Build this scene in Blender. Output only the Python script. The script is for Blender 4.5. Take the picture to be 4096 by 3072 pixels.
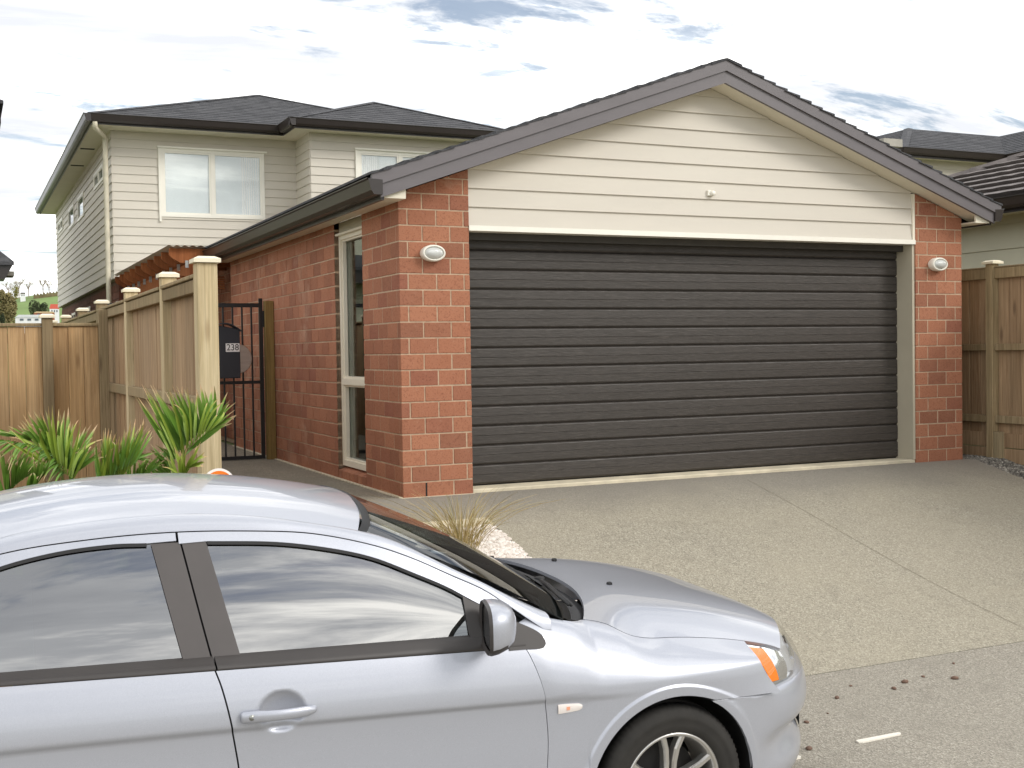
import bpy, bmesh, math, random
import numpy as np
from mathutils import Matrix, Vector
random.seed(7); np.random.seed(7)
for o in list(bpy.data.objects): bpy.data.objects.remove(o)
SC = bpy.context.scene
COL = SC.collection
R = math.radians
# ------------------------------------------------------------------ camera
CF, CP, PIT, ROL, YAW = 4775.39, Vector((-3.2051, -9.0276, 1.1675)), -.0274, -.0153, -.4337
CM = (Matrix.Rotation(YAW, 3, 'Z') @ Matrix.Rotation(math.pi/2+PIT, 3, 'X') @ Matrix.Rotation(ROL, 3, 'Z'))
cd = bpy.data.cameras.new('camera'); cam = bpy.data.objects.new('camera', cd); COL.objects.link(cam)
cam.matrix_world = Matrix.Translation(CP) @ CM.to_4x4()
cd.sensor_width = 36; cd.lens = 36*CF/4096; cd.clip_end = 3000
SC.camera = cam
SC.render.resolution_x, SC.render.resolution_y = 1024, 768
# ------------------------------------------------------------------ sky, sun, exposure
SUN_EL, SUN_AZ = R(33), math.atan2(.66, -.75)     # azimuth: from +Y towards +X
W = bpy.data.worlds.new('World'); SC.world = W; W.use_nodes = True
nt = W.node_tree; N = nt.nodes; L = nt.links; N.clear()
def wn(t, **k):
    n = N.new(t)
    for a, b in k.items(): setattr(n, a, b)
    return n
sky = wn('ShaderNodeTexSky', sky_type='NISHITA', sun_disc=False, sun_elevation=SUN_EL, sun_rotation=SUN_AZ)
sky.air_density = 1.0; sky.dust_density = 1.2; sky.ozone_density = 1.5
tc = wn('ShaderNodeTexCoord'); sep = wn('ShaderNodeSeparateXYZ'); L.new(tc.outputs['Generated'], sep.inputs[0])
def wmath(op, a, b=None, clamp=False):
    n = wn('ShaderNodeMath', operation=op, use_clamp=clamp)
    for i, v in enumerate((a, b)):
        if v is None: continue
        if isinstance(v, (int, float)): n.inputs[i].default_value = v
        else: L.new(v, n.inputs[i])
    return n.outputs[0]
den = wmath('ADD', wmath('MAXIMUM', sep.outputs[2], 0.0), .16)
px, py = wmath('DIVIDE', sep.outputs[0], den), wmath('DIVIDE', sep.outputs[1], den)
cmb = wn('ShaderNodeCombineXYZ'); L.new(px, cmb.inputs[0]); L.new(py, cmb.inputs[1])
mp = wn('ShaderNodeMapping'); L.new(cmb.outputs[0], mp.inputs[0]); mp.inputs['Rotation'].default_value = (0, 0, R(62)); mp.inputs['Scale'].default_value = (.55, 1.35, 1)
mp.inputs['Location'].default_value = (11.5, 3.3, 0)
n1 = wn('ShaderNodeTexNoise'); n1.inputs['Scale'].default_value = 2.3; n1.inputs['Detail'].default_value = 11; n1.inputs['Roughness'].default_value = .62; n1.inputs['Distortion'].default_value = .55
L.new(mp.outputs[0], n1.inputs[0])
n2 = wn('ShaderNodeTexNoise'); n2.inputs['Scale'].default_value = 2.6; n2.inputs['Detail'].default_value = 9; n2.inputs['Roughness'].default_value = .62; n2.inputs['Distortion'].default_value = .4
mp2 = wn('ShaderNodeMapping'); L.new(cmb.outputs[0], mp2.inputs[0]); mp2.inputs['Rotation'].default_value = (0, 0, R(58)); mp2.inputs['Scale'].default_value = (.45, 1.3, 1); mp2.inputs['Location'].default_value = (18.5, 8.61, 0)
L.new(mp2.outputs[0], n2.inputs[0])
mask = wn('ShaderNodeMapRange', interpolation_type='SMOOTHSTEP'); L.new(n1.outputs[0], mask.inputs[0])
mask.inputs[1].default_value = .38; mask.inputs[2].default_value = .46; mask.inputs[3].default_value = .24
cr = wn('ShaderNodeValToRGB'); L.new(n2.outputs[0], cr.inputs[0])
e = cr.color_ramp.elements; e[0].position = .36; e[0].color = (7.2, 7.4, 7.8, 1); e[1].position = .64; e[1].color = (22.0, 21.6, 20.6, 1)
m_ = e.new(.49); m_.color = (9.0, 9.2, 9.5, 1)
mix = wn('ShaderNodeMix', data_type='RGBA'); L.new(mask.outputs[0], mix.inputs[0]); L.new(sky.outputs[0], mix.inputs[6]); L.new(cr.outputs[0], mix.inputs[7])
bg = wn('ShaderNodeBackground'); bg.inputs[1].default_value = .11; L.new(mix.outputs[2], bg.inputs[0])
wo = wn('ShaderNodeOutputWorld'); L.new(bg.outputs[0], wo.inputs[0])
sd = bpy.data.lights.new('sun', 'SUN'); sd.energy = 1.5; sd.angle = R(20); sd.color = (1, .96, .9)
sun = bpy.data.objects.new('sun', sd); COL.objects.link(sun)
sdir = Vector((math.sin(SUN_AZ)*math.cos(SUN_EL), math.cos(SUN_AZ)*math.cos(SUN_EL), math.sin(SUN_EL)))
sun.rotation_euler = sdir.to_track_quat('Z', 'Y').to_euler(); sun.location = (0, -10, 20)
SC.view_settings.view_transform = 'Standard'; SC.view_settings.look = 'None'; SC.view_settings.exposure = .22; SC.view_settings.gamma = 1
SC.view_settings.use_curve_mapping = False
# ------------------------------------------------------------------ helpers
def srgb(r, g, b):
    f = lambda c: ((c/255+.055)/1.055)**2.4 if c > 10 else c/255/12.92
    return (f(r), f(g), f(b), 1)
def pix(x, y, axis, val):
    """photo pixel (2212x1659 view) -> point on the world plane coord[axis]=val"""
    s = 4096/2212
    d = CM @ Vector(((x*s-2048)/CF, -(y*s-1536)/CF, -1))
    return CP + d*((val-CP[axis])/d[axis])
class Mat:
    """small node-tree builder around a Principled shader"""
    def __init__(s, name):
        s.m = bpy.data.materials.new(name); s.m.use_nodes = True
        s.nt = s.m.node_tree; s.N = s.nt.nodes; s.L = s.nt.links
        s.b = s.N['Principled BSDF']
    def n(s, t, **k):
        n = s.N.new(t)
        for a, b in k.items(): setattr(n, a, b)
        return n
    def math(s, op, a, b=None, clamp=False):
        n = s.n('ShaderNodeMath', operation=op, use_clamp=clamp)
        for i, v in enumerate((a, b)):
            if v is None: continue
            if isinstance(v, (int, float)): n.inputs[i].default_value = v
            else: s.L.new(v, n.inputs[i])
        return n.outputs[0]
    def vec(s, stretch=(1, 1, 1), rand=True, coord='Object'):
        tc = s.n('ShaderNodeTexCoord'); mp = s.n('ShaderNodeMapping'); s.L.new(tc.outputs[coord], mp.inputs[0])
        mp.inputs['Scale'].default_value = stretch
        if not rand: return mp.outputs[0]
        oi = s.n('ShaderNodeObjectInfo'); ad = s.n('ShaderNodeVectorMath', operation='ADD')
        mu = s.math('MULTIPLY', oi.outputs['Random'], 37.0)
        s.L.new(mp.outputs[0], ad.inputs[0]); s.L.new(mu, ad.inputs[1]); return ad.outputs[0]
    def noise(s, v, scale, detail=4, rough=.55, dist=0):
        n = s.n('ShaderNodeTexNoise'); s.L.new(v, n.inputs[0]); n.inputs['Scale'].default_value = scale
        n.inputs['Detail'].default_value = detail; n.inputs['Roughness'].default_value = rough; n.inputs['Distortion'].default_value = dist
        return n.outputs[0]
    def ramp(s, f, stops):
        r = s.n('ShaderNodeValToRGB'); s.L.new(f, r.inputs[0]); e = r.color_ramp.elements
        while len(e) < len(stops): e.new(.5)
        for k, (p, c) in enumerate(stops): e[k].position = p; e[k].color = c if len(c) == 4 else (*c, 1)
        return r.outputs[0]
    def mix(s, f, a, b, mode='MIX'):
        n = s.n('ShaderNodeMix', data_type='RGBA', blend_type=mode)
        for i, v in ((0, f), (6, a), (7, b)):
            if isinstance(v, (int, float)): n.inputs[i].default_value = v
            elif isinstance(v, tuple): n.inputs[i].default_value = v if len(v) == 4 else (*v, 1)
            else: s.L.new(v, n.inputs[i])
        return n.outputs[2]
    def bump(s, h, strength=.3, dist=.01):
        n = s.n('ShaderNodeBump'); n.inputs['Strength'].default_value = strength; n.inputs['Distance'].default_value = dist
        s.L.new(h, n.inputs['Height']); s.L.new(n.outputs[0], s.b.inputs['Normal']); return n
    def col(s, c):
        if isinstance(c, tuple): s.b.inputs['Base Color'].default_value = c
        else: s.L.new(c, s.b.inputs['Base Color'])
        return s
    def set(s, **k):
        nm = dict(rough='Roughness', metal='Metallic', coat='Coat Weight', coatr='Coat Roughness', spec='Specular IOR Level', ior='IOR', trans='Transmission Weight')
        for a, b in k.items():
            if isinstance(b, (int, float)): s.b.inputs[nm[a]].default_value = b
            else: s.L.new(b, s.b.inputs[nm[a]])
        return s
def simple(name, c, rough=.6, metal=0, var=.15, scale=6, stretch=(1, 1, 1), bump=0, bscale=60, randobj=0, spec=.5, coat=0, detail=5):
    M = Mat(name); v = M.vec(stretch)
    lo = tuple(x*(1-var) for x in c[:3])+(1,); hi = tuple(min(1, x*(1+var)) for x in c[:3])+(1,)
    k = M.ramp(M.noise(v, scale, detail), [(.3, lo), (.7, hi)])
    if randobj:
        oi = M.n('ShaderNodeObjectInfo'); f = M.math('MULTIPLY_ADD', oi.outputs['Random'], randobj)
        f.node.inputs[2].default_value = 1-randobj/2
        cb = M.n('ShaderNodeCombineXYZ')
        for i in range(3): M.L.new(f, cb.inputs[i])
        k = M.mix(1.0, k, cb.outputs[0], 'MULTIPLY')
    M.col(k).set(rough=rough, metal=metal, spec=spec, coat=coat)
    if bump: M.bump(M.noise(v, bscale, 4), bump, .004)
    return M.m
MAT = {}
# brick
def brick_mat():
    M = Mat('brick'); v = M.vec()
    oi = M.n('ShaderNodeObjectInfo'); ge = M.n('ShaderNodeNewGeometry')
    r = M.math('FRACT', M.math('ADD', oi.outputs['Random'], ge.outputs['Random Per Island']))
    base = M.ramp(r, [(0, srgb(132, 88, 68)), (.3, srgb(160, 106, 80)), (.62, srgb(172, 118, 90)), (.85, srgb(148, 98, 74)), (1, srgb(136, 84, 68))])
    big = M.noise(v, 9, 4); k = M.mix(M.math('MULTIPLY', big, .55), base, srgb(174, 120, 96))
    sp = M.noise(v, 130, 3, .7); k = M.mix(M.ramp(sp, [(.60, (0, 0, 0)), (.74, (.5, .5, .5))]), k, srgb(196, 158, 134))
    k = M.mix(M.ramp(M.noise(v, 70, 3, .6), [(.30, (.55, .55, .55)), (.48, (0, 0, 0))]), k, srgb(108, 62, 48))
    tcg = M.n('ShaderNodeTexCoord')
    eff = M.noise(tcg.outputs['Object'], 2.2, 7, .7, .6)
    k = M.mix(M.ramp(eff, [(.52, (0, 0, 0)), (.78, (.5, .5, .5))]), k, srgb(205, 178, 155))
    M.col(k).set(rough=.88, spec=.25); M.bump(M.math('ADD', sp, M.math('MULTIPLY', big, 1.5)), .5, .004); return M.m
MAT['brick'] = brick_mat()
MAT['mortar'] = simple('mortar', srgb(182, 158, 134), .95, var=.18, scale=25, bump=.6, bscale=160, spec=.2)
MAT['board'] = simple('painted_board', srgb(206, 199, 186), .55, var=.035, scale=2.5, stretch=(.3, .3, 2), bump=.06, bscale=120, randobj=.03)
MAT['soffit'] = simple('soffit_paint', srgb(224, 217, 198), .6, var=.03, scale=3)
MAT['frame'] = simple('window_frame_paint', srgb(232, 224, 206), .4, var=.03, scale=4)
MAT['trim_white'] = simple('trim_white', srgb(240, 236, 224), .4, var=.03, scale=4)
MAT['jamb'] = simple('jamb_paint', srgb(186, 178, 158), .6, var=.05, scale=3, bump=.08, bscale=200)
MAT['barge'] = simple('barge_paint', srgb(104, 99, 101), .42, var=.06, scale=3, stretch=(1, 1, 4), randobj=.05)
MAT['gutter'] = simple('gutter_steel', srgb(52, 46, 43), .3, var=.06, scale=3)
MAT['dark'] = simple('dark_void', srgb(22, 22, 22), .8, var=.1)
def shingle_mat():
    M = Mat('asphalt_shingle'); tcn = M.n('ShaderNodeTexCoord')
    v = tcn.outputs['Object']
    br = M.n('ShaderNodeTexVoronoi'); mp = M.n('ShaderNodeMapping'); M.L.new(v, mp.inputs[0]); mp.inputs['Scale'].default_value = (3.2, 3.2, 9)
    M.L.new(mp.outputs[0], br.inputs[0]); br.inputs['Scale'].default_value = 1.6
    cell = M.ramp(br.outputs['Color'], [(.2, srgb(52, 53, 57)), (.5, srgb(70, 70, 74)), (.8, srgb(90, 90, 93))])
    k = M.mix(.55, cell, M.ramp(M.noise(v, 45, 4, .7), [(.3, srgb(48, 50, 55)), (.7, srgb(100, 99, 99))]))
    M.col(k).set(rough=.9, spec=.25); M.bump(M.noise(v, 90, 3, .7), .7, .006); return M.m
MAT['shingle'] = shingle_mat()
def door_mat():
    M = Mat('embossed_garage_door'); tcn = M.n('ShaderNodeTexCoord'); mp = M.n('ShaderNodeMapping'); M.L.new(tcn.outputs['Object'], mp.inputs[0])
    oi = M.n('ShaderNodeObjectInfo'); ad = M.n('ShaderNodeVectorMath', operation='ADD'); M.L.new(mp.outputs[0], ad.inputs[0]); M.L.new(M.math('MULTIPLY', oi.outputs['Random'], 11.0), ad.inputs[1])
    mp.inputs['Scale'].default_value = (1.1, 1, 15)
    g = M.noise(ad.outputs[0], 7, 6, .62, 1.3)
    k = M.ramp(g, [(.3, srgb(50, 46, 42)), (.55, srgb(64, 59, 55)), (.75, srgb(84, 79, 74))])
    M.col(k).set(rough=M.ramp(g, [(.3, (.55,)*3), (.7, (.40,)*3)]), spec=.45); M.bump(g, .45, .006); return M.m
MAT['door'] = door_mat()
def wood_mat(name, cols, rough=.85, gscale=1.0):
    M = Mat(name); v = M.vec((9, 9, .55))
    g = M.noise(v, 2.6*gscale, 7, .62, .9); v2 = M.vec((1, 1, .7))
    k = M.ramp(g, [(.26, cols[0]), (.5, cols[1]), (.74, cols[2])])
    st = M.noise(v2, 2.2, 4, .6, .5)
    k = M.mix(M.ramp(st, [(.40, (0, 0, 0)), (.72, (.65, .65, .65))]), k, cols[3])
    vo = M.n('ShaderNodeTexVoronoi'); vv = M.vec((3.2, 3.2, .85)); M.L.new(vv, vo.inputs[0]); vo.inputs['Scale'].default_value = 1.7
    k = M.mix(M.ramp(vo.outputs['Distance'], [(.05, (.75, .75, .75)), (.15, (0, 0, 0))]), k, cols[4])
    oi = M.n('ShaderNodeObjectInfo'); k = M.mix(M.math('MULTIPLY', oi.outputs['Random'], .40), k, cols[5])
    fine = M.noise(M.vec((22, 22, .5)), 3.0, 5, .7, .4); k = M.mix(.55, k, M.ramp(fine, [(.30, (.30, .26, .22)), (.5, (.62, .60, .56)), (.72, (1, 1, 1))]), 'MULTIPLY')
    rv = M.math('FRACT', M.math('MULTIPLY', oi.outputs['Random'], 7.31)); k = M.mix(.8, k, M.ramp(rv, [(0, (.70, .66, .62)), (.5, (1, 1, 1)), (1, (1.0, .97, .92))]), 'MULTIPLY')
    k = M.mix(1.0, k, (1.32, 1.32, 1.32, 1), 'MULTIPLY')
    M.col(k).set(rough=rough, spec=.25); M.bump(g, .35, .004); return M.m
MAT['paling'] = wood_mat('weathered_pine_paling', [srgb(126, 100, 76), srgb(164, 136, 106), srgb(188, 162, 132), srgb(148, 126, 98), srgb(86, 62, 46), srgb(166, 148, 124)])
MAT['paling_warm'] = wood_mat('fresh_pine_paling', [srgb(154, 120, 84), srgb(184, 152, 112), srgb(200, 170, 132), srgb(190, 156, 112), srgb(112, 78, 48), srgb(184, 162, 130)])
MAT['post'] = wood_mat('pale_pine_post', [srgb(178, 160, 124), srgb(200, 184, 150), srgb(214, 200, 168), srgb(190, 172, 136), srgb(132, 102, 70), srgb(200, 188, 160)])
MAT['rail'] = wood_mat('grey_pine_rail', [srgb(118, 102, 76), srgb(150, 132, 102), srgb(174, 156, 126), srgb(130, 120, 92), srgb(84, 64, 46), srgb(158, 144, 118)])
MAT['cedar'] = wood_mat('stained_rafter', [srgb(112, 64, 36), srgb(146, 88, 52), srgb(164, 104, 66), srgb(130, 74, 42), srgb(80, 44, 26), srgb(150, 96, 60)])
MAT['oldpost'] = wood_mat('brown_gate_post', [srgb(98, 78, 44), srgb(132, 108, 64), srgb(150, 126, 80), srgb(104, 90, 52), srgb(70, 50, 28), srgb(130, 110, 70)])
MAT['capwhite'] = simple('post_cap', srgb(232, 222, 196), .6, var=.06, scale=8)
def aggregate(name, dk, md, lt, pat, joint=None, psc=.6):
    M = Mat(name); tcn = M.n('ShaderNodeTexCoord'); v = tcn.outputs['Object']
    vo = M.n('ShaderNodeTexVoronoi'); M.L.new(v, vo.inputs[0]); vo.inputs['Scale'].default_value = 115
    sepc = M.n('ShaderNodeSeparateColor'); M.L.new(vo.outputs['Color'], sepc.inputs[0])
    k = M.ramp(sepc.outputs[0], [(0, dk), (.35, md), (.7, md), (1, lt)])
    f2 = M.noise(v, 60, 4, .75); k = M.mix(.38, k, M.ramp(f2, [(.3, dk), (.7, lt)]))
    big = M.noise(v, psc, 5, .6, .6); k = M.mix(M.ramp(big, [(.36, (0, 0, 0)), (.66, (.5, .5, .5))]), k, pat)
    med = M.noise(v, 4.5, 5, .65, .4); k = M.mix(M.ramp(med, [(.30, (.16, .16, .16)), (.46, (0, 0, 0))]), k, dk)
    if joint: k = joint(M, v, k)
    M.col(k).set(rough=.93, spec=.2); M.bump(M.math('ADD', vo.outputs['Distance'], f2), .7, .006); return M.m
def garage_edge(M, v, k):      # greyer, washed aggregate margin along the garage slab and path
    s = M.n('ShaderNodeSeparateXYZ'); M.L.new(v, s.inputs[0])
    nz = M.noise(v, 1.7, 4, .6)
    y = M.math('ADD', s.outputs[1], M.math('MULTIPLY', nz, .7))
    f = M.n('ShaderNodeMapRange', interpolation_type='SMOOTHSTEP'); M.L.new(y, f.inputs[0]); f.inputs[1].default_value = -.62; f.inputs[2].default_value = .25; f.inputs[4].default_value = .7
    k = M.mix(f.outputs[0], k, srgb(132, 127, 119))
    sc_ = M.noise(v, 3.1, 6, .7, 1.5)   # pale scuffs
    return M.mix(M.ramp(sc_, [(.69, (0, 0, 0)), (.74, (.5, .5, .5))]), k, srgb(206, 198, 182))
MAT['drive'] = aggregate('exposed_aggregate', srgb(110, 105, 94), srgb(158, 151, 135), srgb(200, 193, 175), srgb(168, 160, 141), garage_edge)
MAT['street'] = aggregate('street_concrete', srgb(108, 103, 95), srgb(154, 148, 135), srgb(198, 191, 178), srgb(146, 141, 130), None, .9)
MAT['path'] = aggregate('path_aggregate', srgb(94, 88, 76), srgb(140, 132, 116), srgb(184, 176, 158), srgb(124, 118, 106), None, 1.1)
MAT['concrete'] = simple('pale_concrete', srgb(206, 196, 172), .9, var=.16, scale=5, bump=.4, bscale=80, spec=.2)
MAT['soil'] = simple('bark_soil', srgb(92, 72, 52), .95, var=.4, scale=14, bump=.9, bscale=40)
MAT['ground'] = simple('grassy_ground', srgb(96, 108, 62), .95, var=.3, scale=.5, bump=.3, bscale=8)
MAT['pebble'] = simple('white_pebble', srgb(226, 214, 204), .8, var=.1, scale=9, randobj=.1)
MAT['gravel'] = simple('dark_gravel', srgb(122, 118, 110), .9, var=.35, scale=30)
def glass_mat(name, tint, ior, rough=0.0):
    m = bpy.data.materials.new(name); m.use_nodes = True; nt = m.node_tree; n = nt.nodes; n.clear(); l = nt.links
    o = n.new('ShaderNodeOutputMaterial'); mx = n.new('ShaderNodeMixShader'); t = n.new('ShaderNodeBsdfTransparent'); g = n.new('ShaderNodeBsdfGlossy')
    t.inputs[0].default_value = (*tint, 1); g.inputs['Roughness'].default_value = rough
    f0 = ((ior-1)/(ior+1))**2; ge = n.new('ShaderNodeNewGeometry'); dp = n.new('ShaderNodeVectorMath'); dp.operation = 'DOT_PRODUCT'
    l.new(ge.outputs['Normal'], dp.inputs[0]); l.new(ge.outputs['Incoming'], dp.inputs[1])
    def mth(op, a, b=None):
        k = n.new('ShaderNodeMath'); k.operation = op
        for i, v in enumerate((a, b)):
            if v is None: continue
            if isinstance(v, (int, float)): k.inputs[i].default_value = v
            else: l.new(v, k.inputs[i])
        return k.outputs[0]
    fr5 = mth('POWER', mth('SUBTRACT', 1.0, mth('ABSOLUTE', dp.outputs['Value'])), 5.0)
    fac = mth('ADD', mth('MULTIPLY', fr5, 1-f0), f0)
    l.new(fac, mx.inputs[0]); l.new(t.outputs[0], mx.inputs[1]); l.new(g.outputs[0], mx.inputs[2]); l.new(mx.outputs[0], o.inputs[0]); return m
MAT['glass'] = glass_mat('window_glass', (.95, .97, .97), 2.0)
MAT['glass_dark'] = glass_mat('garage_window_glass', (.66, .76, .72), 2.4)
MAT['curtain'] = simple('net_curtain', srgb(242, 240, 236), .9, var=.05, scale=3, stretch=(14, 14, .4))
def obj(name, verts, faces, mat, parent=None, smooth=False, loc=None):
    me = bpy.data.meshes.new(name); me.from_pydata([tuple(v) for v in verts], [], faces); me.update()
    if mat: me.materials.append(mat)
    if smooth: me.polygons.foreach_set('use_smooth', [True]*len(me.polygons))
    return link(name, me, parent, loc)
def link(name, me, parent=None, loc=None):
    o = bpy.data.objects.new(name, me); COL.objects.link(o)
    if parent: o.parent = parent
    if loc is not None: o.location = loc
    return o
def tag(o, label, cat, group=None):
    o['label'] = label; o['category'] = cat
    if group: o['group'] = group
    return o
def thing(name, label, cat, loc=(0, 0, 0), group=None):
    o = bpy.data.objects.new(name, None); COL.objects.link(o); o.location = loc; o.empty_display_size = .2
    return tag(o, label, cat, group)
def struct(o): o['kind'] = 'structure'; return o
class MB:
    def __init__(s): s.v = []; s.f = []
    def add(s, v, f):
        k = len(s.v); s.v += [tuple(p) for p in v]; s.f += [tuple(i+k for i in q) for q in f]; return s
    def box(s, a, b):
        x0, y0, z0 = a; x1, y1, z1 = b
        return s.add([(x0, y0, z0), (x1, y0, z0), (x1, y1, z0), (x0, y1, z0), (x0, y0, z1), (x1, y0, z1), (x1, y1, z1), (x0, y1, z1)],
                     [(0, 3, 2, 1), (4, 5, 6, 7), (0, 1, 5, 4), (1, 2, 6, 5), (2, 3, 7, 6), (3, 0, 4, 7)])
    def prism(s, poly, fr, d0, d1):
        """poly: list of (u,v); fr=(origin,U,V,Nn); extrude along Nn from d0 to d1"""
        o, U, V, Nn = [Vector(a) for a in fr]; n = len(poly)
        a = [o+U*p[0]+V*p[1]+Nn*d0 for p in poly]; b = [o+U*p[0]+V*p[1]+Nn*d1 for p in poly]
        return s.add(a+b, [tuple(range(n-1, -1, -1)), tuple(range(n, 2*n))]+[(i, (i+1) % n, n+(i+1) % n, n+i) for i in range(n)])
    def tube(s, pts, r, n=8, cap=True):
        pts = [Vector(p) for p in pts]; rs = r if isinstance(r, (list, tuple)) else [r]*len(pts)
        rings = []; up = None
        for i, p in enumerate(pts):
            t = (pts[min(i+1, len(pts)-1)]-pts[max(i-1, 0)]).normalized()
            if up is None: up = Vector((0, 0, 1)) if abs(t.z) < .9 else Vector((1, 0, 0))
            a = t.cross(up).normalized(); bb = a.cross(t).normalized(); up = bb
            rings.append([p+(a*math.cos(2*math.pi*k/n)+bb*math.sin(2*math.pi*k/n))*rs[i] for k in range(n)])
        f = []
        for i in range(len(pts)-1):
            for k in range(n): f.append((i*n+k, i*n+(k+1) % n, (i+1)*n+(k+1) % n, (i+1)*n+k))
        if cap: f += [tuple(range(n-1, -1, -1)), tuple(range((len(pts)-1)*n, len(pts)*n))]
        return s.add([p for r_ in rings for p in r_], f)
    def build(s, name, mat, parent=None, smooth=False, bevel=0, seg=1):
        o = obj(name, s.v, s.f, mat, parent, smooth)
        bm = bmesh.new(); bm.from_mesh(o.data); bmesh.ops.recalc_face_normals(bm, faces=bm.faces)
        if bevel: bmesh.ops.bevel(bm, geom=bm.edges[:], offset=bevel, segments=seg, affect='EDGES', clamp_overlap=True)
        bm.to_mesh(o.data); bm.free(); return o
def clip(poly, fn):
    """keep part of polygon where fn(p) >= 0 (fn linear)"""
    out = []
    for i in range(len(poly)):
        a, b = poly[i], poly[(i+1) % len(poly)]; fa, fb = fn(a), fn(b)
        if fa >= 0: out.append(a)
        if (fa >= 0) != (fb >= 0):
            t = fa/(fa-fb); out.append((a[0]+(b[0]-a[0])*t, a[1]+(b[1]-a[1])*t))
    return out
_bc = {}
def unit_brick(w, h, d):
    k = (round(w, 3), round(h, 3), round(d, 3))
    if k not in _bc:
        m = MB(); m.box((0, 0, 0), (w, d, h)); me = bpy.data.meshes.new('brick'); me.from_pydata(m.v, [], m.f)
        bm = bmesh.new(); bm.from_mesh(me); bmesh.ops.recalc_face_normals(bm, faces=bm.faces)
        bmesh.ops.bevel(bm, geom=bm.edges[:], offset=.0035, segments=1, affect='EDGES'); bm.to_mesh(me); bm.free(); me.materials.append(MAT['brick']); _bc[k] = me
    return _bc[k]
# ------------------------------------------------------------------ ground
def zdrive(y):
    if y >= -.1: return 0.0
    if y >= -3.4:
        t = (-.1-y)/3.3; return -.765*(t+.10*math.sin(math.pi*t)*(1-t)*.6-.05*math.sin(2*math.pi*t)*.5)
    if y >= -6.2: return -.765-.03*(-3.4-y)
    return -.849+.02*min(-6.2-y, 12)
def sheet(name, xs, ys, mat, dz=0, zf=None, parent=None):
    v = []; f = []
    for j, y in enumerate(ys):
        for x in xs: v.append((x, y, (zf(x, y) if zf else zdrive(y))+dz))
    nx = len(xs)
    for j in range(len(ys)-1):
        for i in range(nx-1): f.append((j*nx+i, j*nx+i+1, (j+1)*nx+i+1, (j+1)*nx+i))
    return obj(name, v, f, mat, parent, True)
fr = lambda a, b, n: [a+(b-a)*i/n for i in range(n+1)]
def zland(x, y):
    d = math.hypot(x, y-6)
    base = zdrive(y) if y < 0 else 0
    base -= .02
    if d > 40: base += -min(6, (d-40)*.05)*max(0, min(1, (y-10)/40)) 
    return base-.03
gx = [-1500, -400, -120, -50, -25, -14, -9, -6, -4, -2, 0, 2, 4, 6, 8, 10, 14, 25, 50, 120, 400, 1500]
gy = [-1500, -400, -120, -50, -25, -18, -12, -9, -7.5, -6.2, -5, -4.2, -3.4]+fr(-3.3, -.1, 16)+[.5, 2, 6, 10, 16, 24, 40, 60, 90, 140, 220, 400, 1500]
g = struct(sheet('ground', gx, gy, MAT['ground'], -.02, zland)); g['label'] = 'grassy ground under the houses'
drive = struct(sheet('driveway', [.46]+fr(.7, 6.07, 8), fr(-3.43, -.1, 30)+[.02, .18], MAT['drive'], .004))
# the driveway left of the planting bed: a strip to the gate path
dl = sheet('driveway_apron', [-1.80, -1.2, -.6, -.08, .2, .46], fr(-.60, -.1, 6)+[.02], MAT['drive'], .004, None, drive)
dl2 = sheet('driveway_apron', [-.72, -.3, .1, .46], fr(-3.43, -2.3, 8), MAT['drive'], .004, None, drive)
street = struct(sheet('street', [-60, -20, -8, -4, -2, 0, 2, 4, 8, 20, 60], [-18, -12, -9, -7.5, -6.2, -5.5, -5, -4.5, -4, -3.7, -3.435], MAT['street'], .004))
path = struct(sheet('path', [-1.80, -1.2, -.6, -.002], [.022, 1, 2, 3, 4.5, 6, 8, 10, 12.3], MAT['path'], .002))
gar = struct(sheet('garden_bed', [-7, -5, -3.5, -2.5, -1.8, -1.2, -.72], fr(-3.42, -.1, 10)+[1, 2.2], MAT['soil'], -.012))
sheet('garden_bed', [-.72, -.3, 0, .459], fr(-2.3, -.72, 8), MAT['soil'], -.010, None, gar)
# saw cut in the driveway and joint to the street
m = MB()
for a, b in zip(fr(-3.40, -.2, 24)[:-1], fr(-3.40, -.2, 24)[1:]):
    m.add([(3.198, a, zdrive(a)+.0075), (3.202, a, zdrive(a)+.0075), (3.202, b, zdrive(b)+.0075), (3.198, b, zdrive(b)+.0075)], [(0, 1, 2, 3)])
m.build('control_joint', simple('joint_dark', srgb(132, 122, 106), .95), drive)
# gravel strip right of the driveway
grv = struct(sheet('gravel_strip', [6.07, 6.3, 6.5], fr(-3.4, -.1, 10)+[1, 4, 9], simple('gravel_base', srgb(88, 86, 80), .95, var=.4, scale=60, bump=.8, bscale=90), -.006))
def ico(r, sx, sy, sz, rnd):
    t = (1+5**.5)/2
    v = [(-1, t, 0), (1, t, 0), (-1, -t, 0), (1, -t, 0), (0, -1, t), (0, 1, t), (0, -1, -t), (0, 1, -t), (t, 0, -1), (t, 0, 1), (-t, 0, -1), (-t, 0, 1)]
    f = [(0, 11, 5), (0, 5, 1), (0, 1, 7), (0, 7, 10), (0, 10, 11), (1, 5, 9), (5, 11, 4), (11, 10, 2), (10, 7, 6), (7, 1, 8), (3, 9, 4), (3, 4, 2), (3, 2, 6), (3, 6, 8), (3, 8, 9), (4, 9, 5), (2, 4, 11), (6, 2, 10), (8, 6, 7), (9, 8, 1)]
    k = r/1.9
    return [Vector((p[0]*sx, p[1]*sy, p[2]*sz))*k*(1+rnd*random.uniform(-1, 1)) for p in v], f
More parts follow.
